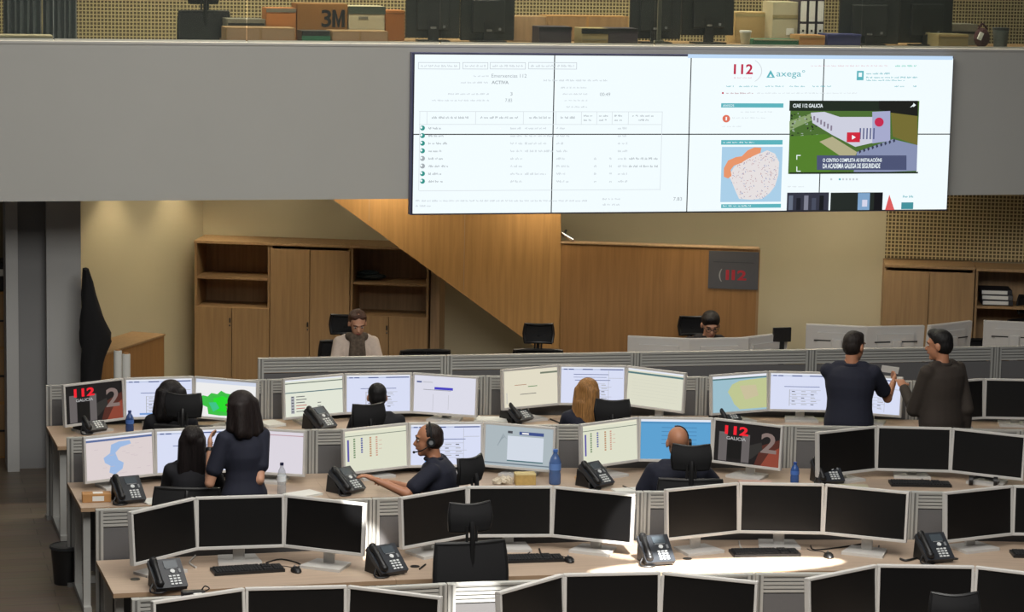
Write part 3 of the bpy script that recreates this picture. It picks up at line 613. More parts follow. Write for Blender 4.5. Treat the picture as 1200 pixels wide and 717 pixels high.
def screens(k, rect, pl, tx):
    full = lambda m: rect(0, 0, 1, 1, m, 0)
    if k == 'off': full(OFF); return
    NAVY = E('navy', (60, 80, 140)); BLK = E('ink', (70, 72, 80)); GRY = E('soft', (176, 178, 184))
    rr = random.Random(hash(k) % 97 if False else len(k)*13)
    def head(c=NAVY):
        rect(0, 0, 1, .045, E('title', (236, 240, 250))); rect(0, .05, 1, .085, E('menu', (196, 206, 232))); 
        for a, b_ in ((.04, .1), (.12, .2), (.34, .5), (.62, .98)): rect(a, .055, b_, .08, c, .001)
    if k.startswith('table'):
        full(E('tablebg', (222, 228, 252))); head()
        v = int(k[-1]) if k[-1].isdigit() else 0
        rect(.22, .36, .78, .375, NAVY); rect(.3, .45, .31, .9, GRY)
        for j in range(5):
            y = .46+.09*j
            rect(.3, y, .8-.05*((j+v) % 3), y+.008, GRY)
            for q in range(3): rect(.34+.15*q, y+.03, .34+.15*q+.05+.02*((j+q+v) % 3), y+.05, BLK if (q+j+v) % 3 == 0 else GRY)
        if v: rect(.75, .1, .755, .95, GRY); rect(.76, .3, .98, .31, GRY); rect(.2, .9, .5, .95, E('btn', (120, 160, 220)))
        if v == 2: rect(.2, .2, .75, .215, NAVY); rect(.2, .28, .72, .29, NAVY)
    elif k == 'greenmap':
        full(E('paper1', (244, 244, 244))); rect(0, 0, 1, .1, E('menu2', (214, 222, 240)))
        pl([(.06, .5), (.12, .44), (.2, .46), (.26, .36), (.36, .38), (.42, .28), (.5, .34), (.62, .36), (.74, .5), (.8, .7), (.74, .92), (.4, .95), (.22, .93), (.2, .75), (.08, .68)], E('map_green', (60, 196, 70)))
        pl([(.3, .5), (.45, .42), (.6, .5), (.66, .7), (.5, .85), (.3, .8)], E('map_green2', (34, 226, 40)), .001); pl([(.22, .62), (.34, .6), (.4, .75), (.3, .86)], E('map_mint', (60, 200, 140)), .0014)
        pl([(.5, .66), (.62, .6), (.7, .72), (.6, .84)], E('map_lime', (120, 220, 50)), .0014)
    elif k == 'lines':
        full(E('cream1', (232, 236, 220))); rect(0, 0, 1, .04, E('title', (236, 240, 250))); rect(0, .09, 1, .115, E('olive', (96, 110, 96))); rect(0, .34, 1, .365, E('tealbar', (70, 110, 118)))
        rect(.1, .45, .16, .92, E('soft', (176, 178, 184)))
        for j in range(6): rect(.19, .46+.08*j, .34+.03*(j % 2), .48+.08*j, E('redtext', (190, 90, 80)) if j in (3, 4) else BLK); rect(.11, .46+.08*j, .15, .485+.08*j, BLK, .001)
        rect(.56, .66, .62, .68, BLK); rect(.56, .75, .62, .77, BLK)
    elif k == 'form':
        full(E('lav', (226, 226, 240))); rect(.04, .16, .12, .2, NAVY); rect(.14, .17, .3, .185, GRY); rect(.33, .3, .63, .37, E('purplebar', (70, 64, 196))); rect(.15, .38, .6, .39, BLK)
        rect(.31, .5, .315, .95, GRY); rect(.56, .5, .565, .9, GRY)
    elif k == 'creamdoc':
        full(E('cream2', (232, 226, 204))); rect(.68, .1, 1, .15, E('greyg', (120, 130, 112))); rect(.2, .4, .42, .415, E('rust', (170, 110, 80))); rect(.45, .46, .62, .48, E('dgreen', (90, 140, 90))); rect(.3, .66, .6, .675, BLK)
        rect(.05, .6, .06, .9, GRY)
    elif k == 'creamhead':
        full(E('cream3', (226, 226, 206))); rect(0, 0, 1, .05, E('title', (236, 240, 250))); rect(0, .09, 1, .14, E('tealbar2', (84, 124, 128)))
        for j in range(7): rect(.08, .28+.09*j, .9, .284+.09*j, E('creaml', (206, 208, 190)))
    elif k == 'mapyellow':
        full(E('mapsea2', (160, 196, 210))); rect(0, 0, 1, .07, E('title', (236, 240, 250))); rect(0, .07, 1, .11, E('tealbar2', (84, 124, 128)))
        pl([(.36, .25), (.5, .16), (.7, .14), (1, .12), (1, .95), (.5, .95), (.4, .8), (.34, .6), (.28, .45)], E('mapland2', (196, 204, 150))); pl([(.5, .3), (.8, .3), (.85, .6), (.6, .7)], E('mapland3', (206, 196, 160)), .001)
    elif k == 'mapblue':
        full(E('mappink', (226, 214, 214))); rect(0, 0, 1, .04, E('title', (236, 240, 250))); rect(0, .05, 1, .1, E('navybar', (92, 112, 160)))
        pl([(.38, .2), (.5, .14), (.66, .14), (.68, .22), (.52, .28), (.44, .4), (.48, .58), (.56, .66), (.54, .8), (.42, .92), (.34, .86), (.36, .7), (.28, .62), (.26, .5), (.36, .4)], E('mapwater', (160, 190, 232)))
        for j in range(16): a, b_ = rr.uniform(.05, .95), rr.uniform(.15, .92); rect(a, b_, a+.06, b_+.008, E('mapgrey', (206, 190, 196)), .001)
    elif k == 'pink':
        full(E('pinkbg', (226, 220, 230)))
        rect(0, .08, 1, .1, E('rosebar', (190, 150, 160)))
        for j in range(6): rect(.3, .16+.08*j, .34, .2+.08*j, E('salmon', (216, 150, 150)))
        for q in range(3): rect(.16+.12*q, .12, .166+.12*q, .75, E('salmon2', (206, 170, 180)))
    elif k == 'columns':
        full(E('cream4', (228, 230, 208))); rect(0, 0, 1, .05, E('cream5', (240, 238, 214))); rect(0, .13, 1, .145, E('olive', (96, 110, 96)))
        rect(.04, .22, .07, .75, E('violet', (96, 90, 170)))
        for j, (x, c) in enumerate(((.14, (110, 140, 100)), (.26, (70, 80, 160)), (.4, (190, 140, 100)), (.5, (210, 160, 140)))):
            for q in range(9 if j != 1 else 7): rect(x, .2+.055*q, x+.03, .235+.055*q, E('col%d' % j, c))
        for q in range(3): rect(.55, .3+.1*q, .6, .31+.1*q, E('col3', (210, 160, 140)))
    elif k == 'dialog':
        full(E('dlgbg', (176, 188, 194))); rect(.33, .12, .4, .18, BLK); rect(.5, .12, .86, .2, NAVY); rect(.54, .14, .64, .18, PAPERE, .001); rect(.33, .24, .86, .86, E('dlg', (216, 224, 236))); rect(.33, .84, .86, .87, E('tealbar', (70, 110, 118)), .001)
        for j in range(5): pl([(.18+.02*j, .5-.07*j), (.26+.012*j, .2+.03*j), (.27+.012*j, .2+.03*j), (.19+.02*j, .51-.07*j)], E('dlgln', (150, 162, 170)))
        rect(0, .92, 1, .95, E('dlgbar', (110, 124, 136)))
    elif k == 'blue':
        full(E('sky', (92, 164, 214))); rect(0, 0, 1, .06, E('title', (236, 240, 250))); rect(0, .08, 1, .1, E('skyd', (70, 130, 180)))
        for j in range(5): rect(.3, .2+.1*j, .8, .215+.1*j, E('skyd', (70, 130, 180)))
    elif k == 'logo':
        full(E('logobg', (26, 22, 24), .6))
        pl([(.62, 1), (.72, .5), (1, .3), (1, 1)], E('logo_glow1', (92, 44, 34), .7)); pl([(.72, 1), (.84, .66), (1, .5), (1, 1)], E('logo_glow2', (150, 70, 52), .8), .001); pl([(.5, .55), (.72, .42), (.74, .6), (.58, .85), (.5, .9)], E('logo_dim', (52, 50, 48), .7), .0008)
        tx('1', .13, .62, .13, .72, E('logo_grey', (110, 104, 104), .8)); tx('1', .48, .62, .12, .7, E('logo_grey', (110, 104, 104), .8))
        rect(.2, .47, .42, .9, E('logobg2', (10, 9, 10), .6), .0014)
        tx('2', .83, .42, .24, .5, E('logo_grey2', (150, 130, 124), .7))
        tx('112', .33, .2, .36, .22, E('logo_red', (236, 26, 44), 1), .04, .002); tx('GALICIA', .33, .4, .3, .08, E('logo_white', (180, 180, 180), .9), .02, .002)
PAPERE = E('paper1', (244, 244, 244))
FIT = {'B1':(2.290,15.766,-1.5,39.6,34.1,1.208), 'B2':(4.087,15.904,-8.3,35.6,26.9,1.180), 'B3':(5.854,15.579,-13.4,26.8,21.5,1.214), 'B4':(7.700,15.329,-14.0,27.3,25.0,1.182), 'C1':(2.304,18.256,2.9,18.4,28.4,1.162), 'C2':(4.186,18.249,-4.9,24.4,26.8,1.153), 'C3':(5.896,17.986,-12.4,36.0,30.3,1.193), 'C4':(7.616,17.507,-16.0,33.3,24.9,1.162), 'D1':(2.293,20.336,0.3,27.1,32.6,1.169), 'D2':(4.100,20.388,-3.1,20.6,25.7,1.149), 'D3':(5.878,20.189,-11.6,29.8,35.5,1.212), 'D4':(7.590,19.810,-14.2,26.6,19.2,1.181), 'D5':(9.298,19.275,-14.5,24.6,25.0,1.173), 'A1':(2.288,13.602,-4.6,25.2,30.9,1.175), 'A2':(4.093,13.560,-5.1,40.8,27.5,1.191), 'A3':(5.898,13.307,-13.1,37.6,24.9,1.223)}
SCR = {'D1': ('logo', 'table1', 'greenmap'), 'D2': ('lines', 'table', 'form'), 'D3': ('creamdoc', 'table2', 'creamhead'), 'D4': ('mapyellow', 'table', 'table1'),
       'C1': ('mapblue', 'table', 'pink'), 'C2': ('columns', 'table1', 'dialog'), 'C3': ('columns', 'blue', 'logo')}
SAY = {'off': 'blank black', 'logo': 'red 112', 'table': 'white table', 'table1': 'pale blue table', 'table2': 'blue table', 'greenmap': 'green map', 'lines': 'lined list', 'form': 'purple-barred form', 'creamdoc': 'cream document', 'creamhead': 'plain cream page', 'mapyellow': 'yellow map', 'mapblue': 'pink and blue map', 'pink': 'pinkish grid', 'columns': 'coloured columns', 'dialog': 'white dialog box', 'blue': 'sky blue page'}
def mon_at(c, ang, zt, scr, label, group, z0=DZ, bo=.03):
    r = thing('computer_monitor', label, 'monitor', (c.x, c.y, z0), ang, group); mon_parts(r, zt, scr, bo); return r
G = .004
for k, (x, y, a, l, rg, zt) in FIT.items():
    a, l, rg = [math.radians(q) for q in (a, l, rg)]
    c = Vector((x, y, 0)); u = Vector((math.cos(a), math.sin(a), 0)); el = c-u*(WM/2+G); er = c+u*(WM/2+G)
    ul = Vector((math.cos(a+l), math.sin(a+l), 0)); ur = Vector((math.cos(a-rg), math.sin(a-rg), 0))
    zt = round(zt, 2); ii = int(k[1])-1; pa_, pb_ = POSTS[k[0]][ii], POSTS[k[0]][ii+1]; dd_ = (pb_-pa_).normalized()
    gap = (c-pa_).dot(Vector((dd_.y, -dd_.x, 0))); bo_ = max(-.06, min(.1, gap-.145))
    for side, cc, an, s in (('left', el-ul*(WM/2+G), a+l, 0), ('middle', c, a, 1), ('right', er+ur*(WM/2+G), a-rg, 2)):
        if k in ('B4', 'A3') and s == 2 and k == 'B4': continue
        if k == 'D5' and s == 2: continue
        sc_ = SCR.get(k, ('off',)*3)[s]
        mon_at(cc, an, zt, sc_, '%s monitor, %s, on the %s' % (side, SAY[sc_]+(' screen' if sc_ in ('off',) else ' on screen'), STN[k]), 'silver-framed monitors', bo=bo_ if side == 'middle' else .04)
for rw, n in (('A', 4), ('B', 4), ('C', 5), ('D', 5)):
    ps = POSTS[rw]
    for i in range(n):
        k = rw+str(i+1); st = STN.get(k, 'desk beyond the right edge')
        if k not in STN: st = {'A4': 'rightmost nearest-row desk mostly out of frame', 'C5': 'third-row desk at the right edge'}[k]
        divider(ps[i], ps[i+1], 'grey slatted divider behind the '+st, 1.09, .115, 'slatted desk dividers')
        desk(ps, i, 'beech topped '+st)
# tall divider behind the back row and the facing desks
TX = [3.14, 4.72, 6.36, 7.92, 9.62, 11.25]; TP = [Vector((x, 20.66-.036*(x-3.14), 0)) for x in TX]
TL = ['in front of the woman in cream', 'left of the empty gallery-side chair', 'in front of the man in a dark suit', 'behind the navy-shirted standing man', 'at the far right of the room']
for i in range(5):
    divider(TP[i], TP[i+1], 'taller grey slatted divider '+TL[i], 1.25, .125, 'tall slatted dividers')
    desk(TP, i, 'desk behind the tall divider '+TL[i], .8, 'desks facing the viewer', -1)
ES = [(740, 806, 395, 398, 'left'), (806, 877, 398, 399, 'middle'), (877, 912, 399, 397.5, 'right'), (951, 1012, 385, 389.5, 'left'), (1012, 1084, 389.8, 390, 'middle'), (1085, 1139, 390, 385, 'right'), (1156, 1222, 384, 386, 'left')]
for i, (xa_, xb_, ya, yb__, sd) in enumerate(ES):
    yy = 21.12-(.05 if sd == 'middle' else 0)
    pa = at_y(xa_, ya, yy+(.12 if sd == 'left' else 0)+(.0 if sd != 'right' else 0)); pb = at_y(xb_, yb__, yy+(.12 if sd == 'right' else 0))
    c = (pa+pb)/2; an = math.atan2((pb-pa).y, (pb-pa).x); an = {'left': math.radians(-24), 'middle': 0, 'right': math.radians(24)}[sd]
    lab = ['back of the left', 'back of the middle', 'back of the right'][('left', 'middle', 'right').index(sd)]+' silver monitor '+('facing the man in a dark suit' if i < 3 else 'behind the two standing men' if i < 6 else 'at the right edge behind the tall divider')
    mon_at(c, an+PI, round(1.27 if i < 3 else 1.345, 3), 'off', lab, 'silver monitors seen from behind')
# ------------------------------------------------------------------ office chairs
CH = {}
def chair(x, y, yaw, label, lift=0, head=True, group='black office chairs'):
    r = thing('office_chair', label, 'chair', (x, y, 0), math.radians(yaw), group)
    if not CH:
        mb = MB()
        for k in range(5):
            a = 2*PI*k/5+.3; e = Vector((.29*math.cos(a), .29*math.sin(a), .075)); mb.cap((0, 0, .11), e, .028, .018, BLACKP, 8)
        CH['base'] = mb.build('star_base', r, True)
        for k in range(5):
            a = 2*PI*k/5+.3; mb = MB(); cx, cy = .29*math.cos(a), .29*math.sin(a)
            mb.cyl((cx-.022*math.sin(a), cy+.022*math.cos(a), .031), (cx+.022*math.sin(a), cy-.022*math.cos(a), .031), .03, BLACKP); CH['caster%d' % k] = mb.build('caster', r, True)
        mb = MB(); mb.cyl((0, 0, .1), (0, 0, .46), .026, CHROME); CH['lift'] = mb.build('gas_lift', r, True)
        mb = MB(); mb.box((0, .02, .475), (.48, .48, .07), BLACKM); CH['seat'] = mb.build('seat', r, bevel=.03)
        mb = MB(); mb.box((0, 0, .42), (.2, .22, .05), BLACKP); mb.tube([(0, -.1, .42), (0, -.29, .44), (0, -.315, .6), (0, -.29, .85), (0, -.285, 1.1), (0, -.27, 1.18)], .017, BLACKP, 8); CH['spine'] = mb.build('spine', r, True)
        # curved mesh back in its frame
        fr = MB(); pn = MB(); rows = []
        for j in range(9):
            t = j/8; z = .56+.48*t; hw = .205+.02*math.sin(PI*t)+.01*t; yy = -.235-.03*math.sin(PI*(1-t)*.9)
            rows.append([(hw*s, yy-.045*(1-s*s)*.8, z) for s in [q/4-1 for q in range(9)]])
        vs = [p for rw in rows for p in rw]
        fs = [(j*9+i, j*9+i+1, j*9+10+i, j*9+9+i) for j in range(8) for i in range(8)]
        pn.add(vs, fs, BLACKM); nb_ = [(p[0], p[1]-.012, p[2]) for p in vs]; pn.add(nb_, [f[::-1] for f in fs], BLACKM)
        edge = rows[0]+[rw[-1] for rw in rows[1:]]+rows[-1][::-1][1:]+[rw[0] for rw in rows[::-1][1:]]
        fr.tube(edge, .016, BLACKP, 8, 1)
        CH['back'] = pn.build('backrest', r, True); CH['bframe'] = fr.build('back_frame', r, True)
        mb = MB(); 
        for s in (-.03, .03): mb.cyl((s, -.27, 1.03), (s, -.265, 1.15), .009, BLACKP)
        CH['hstem'] = mb.build('headrest_stem', r, True)
        hr = MB(); rows = []
        for j in range(5):
            t = j/4; rows.append([((.135-.012*abs(1-2*t))*s, -.245+.03*s*s-.02*(1-abs(2*t-1)), 1.115+.16*t+.012*s*s*(1 if t > .5 else -0)) for s in [q/4-1 for q in range(9)]])
        vs = [p for rw in rows for p in rw]; fs = [(j*9+i, j*9+i+1, j*9+10+i, j*9+9+i) for j in range(4) for i in range(8)]
        hr.add(vs, fs, BLACKM); hr.add([(p[0], p[1]-.016, p[2]) for p in vs], [f[::-1] for f in fs], BLACKM)
        edge = rows[0]+[rw[-1] for rw in rows[1:]]+rows[-1][::-1][1:]+[rw[0] for rw in rows[::-1][1:]]
        hr.tube(edge, .013, BLACKP, 8, 1); CH['hrest'] = hr.build('headrest', r, True)
        for s, nme in ((-1, 'armL'), (1, 'armR')):
            mb = MB(); mb.box((s*.27, .0, .655), (.06, .24, .028), BLACKP); mb.tube([(s*.2, 0, .45), (s*.27, 0, .47), (s*.27, 0, .64)], .016, BLACKP, 8); CH[nme] = mb.build('armrest', r, bevel=.008)
        for kk, o in CH.items(): CH[kk] = o
        first = True
    else:
        first = False
    for kk, o in list(CH.items()):
        c = o if first else use(o, r)
        if kk not in ('base', 'lift') and not kk.startswith('caster'): c.location = (0, 0, lift)
        if not head and kk == 'spine': c.scale = (1, 1, .8); c.location.z = lift+.09
        if not head and kk in ('hrest', 'hstem'):
            bpy.data.objects.remove(c) if not first else None
    return r

# ------------------------------------------------------------------ desk equipment
def cast(px, py, z=DZ): p = at_z(px, py, z); return Vector((p.x, p.y, z))
PH = {}
def phone(px, py, yaw, label, s=1.0):
    p = cast(px, py); r = thing('desk_phone', label, 'phone', p, math.radians(yaw), 'black desk phones')
    if not PH:
        tilt = math.radians(38); M = Matrix.Translation((0, -.06, .03)) @ Matrix.Rotation(tilt, 4, 'X')
        b = MB(); b.M = M; b.prism([(-.1, -.03, 0), (.1, -.03, 0), (.105, .19, 0), (-.105, .19, 0)], (0, 0, .03), PHONE); PH['body'] = b.build('body', r, bevel=.007)
        b = MB(); b.prism([(.08, -.03, .0), (.08, .13, 0), (.08, .115, .125), (.08, .06, .1)], (-.16, 0, 0), BLACKP); PH['stand'] = b.build('stand', r)
        b = MB(); b.M = M; b.cap((-.073, .015, .048), (-.073, .16, .048), .02, .02, BLACKP); b.cap((-.073, .0, .042), (-.073, .02, .038), .026, .026, BLACKP); b.cap((-.073, .155, .038), (-.073, .175, .042), .026, .026, BLACKP); PH['handset'] = b.build('handset', r, True)
        b = MB(); b.M = M; b.box((.03, .145, .032), (.085, .055, .005), mat('phone_lcd', (70, 78, 84), .25, 0, 0)); PH['lcd'] = b.build('display', r)
        b = MB(); b.M = M
        for i in range(3):
            for j in range(4): b.box((.005+.025*i, -.008+.02*j, .033), (.017, .011, .006), KEYW)
        PH['keypad'] = b.build('keypad', r)
        b = MB(); b.M = M; b.cyl((.03, .09, .03), (.03, .09, .036), .015, KEYW); b.box((.03, .113, .032), (.07, .006, .004), KEYG); b.box((.075, .09, .032), (.014, .03, .005), KEYG); PH['nav'] = b.build('navigation_key', r, True)
        b = MB(); b.tube([(-.09, -.02, .06), (-.125, -.05, .02), (-.12, -.08, .008), (-.07, -.1, .008), (-.03, -.075, .01), (-.02, -.04, .02)], .006, BLACKP); PH['cord'] = b.build('cord', r, True)
        first = True
    else: first = False
    if not first:
        for o in PH.values(): use(o, r)
    return r
KB = {}
def keyboard(px, py, yaw, label):
    p = cast(px, py); r = thing('keyboard', label, 'keyboard', p, math.radians(yaw), 'black keyboards')
    if not KB:
        b = MB(); b.prism([(-.225, -.08, 0), (.225, -.08, 0), (.225, .08, 0), (-.225, .08, 0)], (0, 0, .018), BLACKP); KB['c'] = b.build('case', r, bevel=.005)
        b = MB()
        for j in range(6):
            y = -.058+.0235*j+(.004 if j == 5 else 0)
            for i in range(15): b.box((-.2+.0195*i, y, .021), (.016, .0185, .008), KEYB)
            for i in range(3): b.box((.103+.0195*i, y, .021), (.016, .0185, .008), KEYB) if j not in (2,) else None
            for i in range(3): b.box((.17+.0185*i, y, .021), (.0155, .0185, .008), KEYB) if j < 5 else None
        KB['k'] = b.build('keys', r)
        b = MB(); b.tube([(0, .08, .012), (.01, .13, .004), (.05, .19, .004), (.03, .26, .004)], .003, BLACKP); KB['w'] = b.build('cable', r, True)
    else:
        for o in KB.values(): use(o, r)
MO = {}
def mouse(px, py, yaw, label):
    p = cast(px, py); r = thing('computer_mouse', label, 'mouse', p, math.radians(yaw), 'black mice')
    if not MO:
        b = MB(); b.lathe([(.5, 0), (.56, .25), (.5, .6), (.34, .88), (.1, 1)], BLACKP); b.v = [(x*.058, y*.1, z*.034) for x, y, z in b.v]; MO['b'] = b.build('shell', r, True)
        b = MB(); b.cyl((-.003, .03, .029), (.003, .03, .029), .009, KEYG, n=10); MO['w'] = b.build('scroll_wheel', r, True)
        b = MB(); b.tube([(0, .05, .012), (.005, .1, .004), (-.03, .15, .004), (-.08, .17, .004), (-.1, .22, .004)], .0025, BLACKP); MO['c'] = b.build('cable', r, True)
    else:
        for o in MO.values(): use(o, r)
phone(196, 690, 12, 'desk phone at the left end of the second row')
phone(453, 672, 22, 'desk phone left of the empty chair in the second row')
phone(768, 660, 4, 'upright desk phone right of the middle second-row mouse')
phone(1094, 657, 6, 'desk phone below the divider at right of the second row')
phone(150, 588, 14, 'desk phone beside the cardboard box on the left')
phone(406, 577, 34, 'desk phone in front of the hand of the headset man')
phone(698, 570, 32, 'desk phone between the blue bottle and the bald man')
phone(969, 566, 4, 'desk phone behind the small blue bottle in the third row')
phone(106, 506, 30, 'desk phone under the 112 screen at far left')
phone(375, 503, 34, 'desk phone in the back row beside the woman in silhouette')
phone(606, 494, 34, 'desk phone beside the red cup')
phone(850, 495, 20, 'desk phone under the yellow map screen')
keyboard(290, 669, 4, 'keyboard on the second-row desk at left'); keyboard(619, 656, -3, 'keyboard right of the empty office chair'); keyboard(896, 649, -6, 'keyboard in the bright light patch'); keyboard(1078, 568, -14, 'keyboard on the unlit third-row desk'); keyboard(1225, 651, -14, 'keyboard cut off at the right edge')
mouse(347, 670, 8, 'mouse right of the leftmost keyboard'); mouse(667, 658, -2, 'mouse beside the upright desk phone in the second row'); mouse(971, 653, -10, 'mouse right of the sunlit keyboard')
# bottles
def bottle(px, py, h, rad, col, label, alpha=.55, cap=(40, 60, 110)):
    p = cast(px, py); r = thing('water_bottle', label, 'bottle', p, 0, 'water bottles on the desks')
    g = glassy('bottle_%d_%d' % (col[0], col[2]), col, alpha, .12)
    b = MB(); b.lathe([(rad*.9, 0), (rad, h*.03), (rad, h*.3), (rad*.92, h*.36), (rad, h*.42), (rad, h*.62), (rad*.75, h*.76), (rad*.38, h*.87), (rad*.36, h*.93)], g); b.build('body', r, True)
    b = MB(); b.lathe([(rad*.42, h*.92), (rad*.42, h*.995), (rad*.38, h)], mat('cap_%d' % cap[2], cap, .4)); b.build('cap', r, True)
    b = MB(); b.lathe([(rad*1.01, h*.42), (rad*1.01, h*.6)], mat('label_%d' % col[0], [min(255, int(c*1.1)) for c in col], .6)); b.build('paper_label', r, True)
bottle(330, 579, .23, .032, (206, 210, 214), 'clear water bottle behind the standing woman', .3, (30, 36, 70))
bottle(650, 567, .26, .044, (88, 122, 180), 'large blue water bottle left of the bald man', .6, (70, 110, 180))
bottle(931, 566, .16, .032, (60, 100, 170), 'small blue water bottle beside the 112 screen', .7, (30, 70, 150))
bottle(152, 507, .18, .033, (60, 90, 150), 'blue water bottle in front of the back-row table screen', .7, (40, 60, 120))
# boxes, papers and clutter on the desks
def rbox(name, px, py, d, yaw, m, label, cat, extra=None, group=None):
    p = cast(px, py); r = thing(name, label, cat, p, math.radians(yaw), group); b = MB(); b.box((0, 0, d[2]/2), d, m); b.build('body', r, bevel=min(.004, d[2]/4))
    if extra: extra(r)
    return r
def card_label(r):
    b = MB(); b.box((.01, -.0505, .028), (.08, .002, .035), PAPER); b.box((.01, 0, .0605), (.07, .06, .001), PAPER); b.build('paper_label', r)
rbox('cardboard_box', 113, 587, (.2, .1, .06), -2, CARD, 'small cardboard box with white label on the third-row desk', 'box', card_label)
def sheets(px, py, w, d, n, yaw, label, m=PAPER, group='papers on the desks'):
    p = cast(px, py); r = thing('paper_stack', label, 'papers', p, math.radians(yaw), group); rr = random.Random(px)
    for k in range(n):
        b = MB(); b.box((0, 0, .0022+.0045*k), (w, d, .0042), m, Matrix.Rotation(rr.uniform(-.14, .14), 3, 'Z')); b.build('sheet', r)
sheets(182, 587, .2, .16, 2, 24, 'white papers beside the seated long-haired woman')
sheets(355, 580, .24, .16, 3, 30, 'white papers right of the clear bottle')
sheets(318, 498, .16, .2, 5, 20, 'stack of papers beside the green map screen')
sheets(575, 494, .26, .2, 6, -14, 'pile of white papers left of the red cup')
sheets(735, 575, .2, .14, 2, 12, 'papers right of the desk phone by the bald man')
sheets(690, 562, .2, .15, 3, -8, 'beige folders behind the phone right of the blue bottle', mat('folder_beige', (196, 160, 120), .8))
sheets(885, 566, .24, .14, 2, -20, 'pinkish papers under the right 112 screen', mat('paper_pink', (206, 170, 156), .8))
sheets(1000, 571, .22, .16, 2, -20, 'pale papers beside the phone of the unlit desk', mat('paper_cream', (196, 190, 160), .8))
sheets(1160, 507, .2, .16, 3, -14, 'white papers under the unlit back-row screens')
sheets(952, 492, .24, .12, 3, -12, 'pale folders under the white table screen in the back row', mat('paper_cream', (196, 190, 160), .8))
r = rbox('food_box', 615, 567, (.15, .1, .075), -6, mat('yellow_food_box', (190, 160, 96), .7, 0, .25, 40), 'yellow snack box left of the large blue bottle', 'box')
b = MB(); b.box((0, 0, .078), (.152, .104, .012), mat('snack_lid', (206, 186, 130), .7)); b.build('lid', r, bevel=.003)
p = cast(588, 566); r = thing('crumpled_tissue', 'heap of pale crumpled tissue left of the snack box', 'tissue', p)
b = MB(); rr = random.Random(5)
for k in range(6): b.ell((rr.uniform(-.06, .06), rr.uniform(-.03, .03), .022), (.04, .03, .024), mat('tissue', (206, 196, 176), .9, 0, .05), Euler((rr.random(), rr.random(), rr.random())).to_matrix(), 9, 6)
b.v = [(x+rr.uniform(-.008, .008), y+rr.uniform(-.008, .008), max(.001, z+rr.uniform(-.01, .008))) for x, y, z in b.v]; b.build('tissue', r)
p = cast(594, 492); r = thing('cup', 'red cup beside the phone of the blond woman', 'cup', p)
b = MB(); b.lathe([(.03, 0), (.04, .1), (.036, .1), (.027, .006)], mat('red_plastic', (150, 30, 34), .4)); b.build('body', r, True)
b = MB(); b.tube([(.036, 0, .08), (.065, 0, .075), (.065, 0, .035), (.034, 0, .025)], .006, MATS['red_plastic']); b.build('handle', r, True)
p = cast(1152, 569); r = thing('headset', 'black headset lying at the right of the unlit third-row desk', 'headset', p, -.4)
b = MB(); b.tube([(-.09, 0, .03), (-.085, .07, .035), (0, .13, .04), (.085, .07, .035), (.09, 0, .03)], .012, BLACKP, 8); b.build('headband', r, True)
for s in (-1, 1): b = MB(); b.cyl((s*.075, 0, .036), (s*.105, 0, .036), .036, BLACKP, n=16); b.build('ear_pad', r, True)
b = MB(); b.tube([(.09, 0, .03), (.11, -.06, .04), (.1, -.11, .06)], .006, BLACKP, 8); b.build('microphone', r, True)
# pens and loose cables on the second row
for px, py, yaw, lab in ((495, 665, 60, 'dark pen left of the empty office chair'), (182, 676, 10, 'black pen near the leftmost second-row phone')):
    p = cast(px, py); r = thing('pen', lab, 'pen', p+Vector((0, 0, .006)), math.radians(yaw), 'pens on the desks')
    b = MB(); b.cyl((-.06, 0, 0), (.06, 0, 0), .006, BLACKP); b.build('barrel', r, True); b = MB(); b.cyl((.06, 0, 0), (.075, 0, 0), .006, KEYG, .001); b.build('tip', r, True)
CABS = [([(229, 652), (222, 660), (230, 666)], 'pale cable end hanging left of the leftmost keyboard', SILVER, .006),
        ([(312, 660), (330, 656), (352, 662), (344, 668)], 'black cable between keyboard and leftmost mouse', BLACKP, .005),
        ([(632, 644), (634, 652), (632, 658)], 'short black cable behind the keyboard of the empty chair', BLACKP, .006),
        ([(950, 640), (955, 645), (985, 642), (1010, 638)], 'black cable looping behind the mouse in the light', BLACKP, .005),
        ([(866, 635), (868, 642), (874, 648)], 'pale cable left of the sunlit keyboard', SILVER, .006),
        ([(1030, 640), (1028, 645), (1022, 642), (1018, 638)], 'short black cable loop under the rightmost lit monitor', BLACKP, .005),
        ([(730, 570), (745, 575), (756, 571)], 'dark cable beside the bald man', BLACKP, .005),
        ([(1055, 656), (1062, 658), (1074, 655)], 'black cable left of the right-hand phone', BLACKP, .008),
        ([(645, 492), (655, 496), (664, 500)], 'black cable left of the blond woman', BLACKP, .007)]
for pts, lab, m, rd in CABS:
    q = [cast(*p) for p in pts]; o = q[0].copy(); b = MB(); b.tube([x-o+Vector((0, 0, rd)) for x in q], rd, m); tag(b.build('cable', smooth=True, loc=o), lab, 'cable', 'loose cables')
# bits on the nearest divider, bin under the desk
p = at_y(222, 702, POSTS['A'][0].y); zt_ = 1.09
r = thing('power_adapter', 'black power adapter with white plug on the nearest divider', 'adapter', (p.x+.02, POSTS['A'][0].y, zt_), .1)
b = MB(); b.box((0, 0, .016), (.13, .05, .032), BLACKP); b.build('body', r, bevel=.005); b = MB(); b.box((.02, -.03, .012), (.05, .04, .024), PAPER); b.build('plug', r, bevel=.004)
b = MB(); b.tube([(.06, 0, .02), (.09, -.01, .04), (.07, .01, .05), (.05, 0, .034)], .004, BLACKP); b.build('cable', r, True)
p = at_z(80, 689, 0)
r = thing('waste_bin', 'black waste bin on the floor at the left end of the rows', 'bin', (p.x+.0, p.y+.15, 0))
b = MB(); b.lathe([(.09, 0), (.115, .27), (.12, .27), (.12, .285), (.108, .285), (.085, .01)], BLACKP); b.build('body', r, True)
b = MB(); b.lathe([(.118, .262), (.123, .266), (.123, .28), (.118, .283)], DARKG); b.build('rim', r, True)
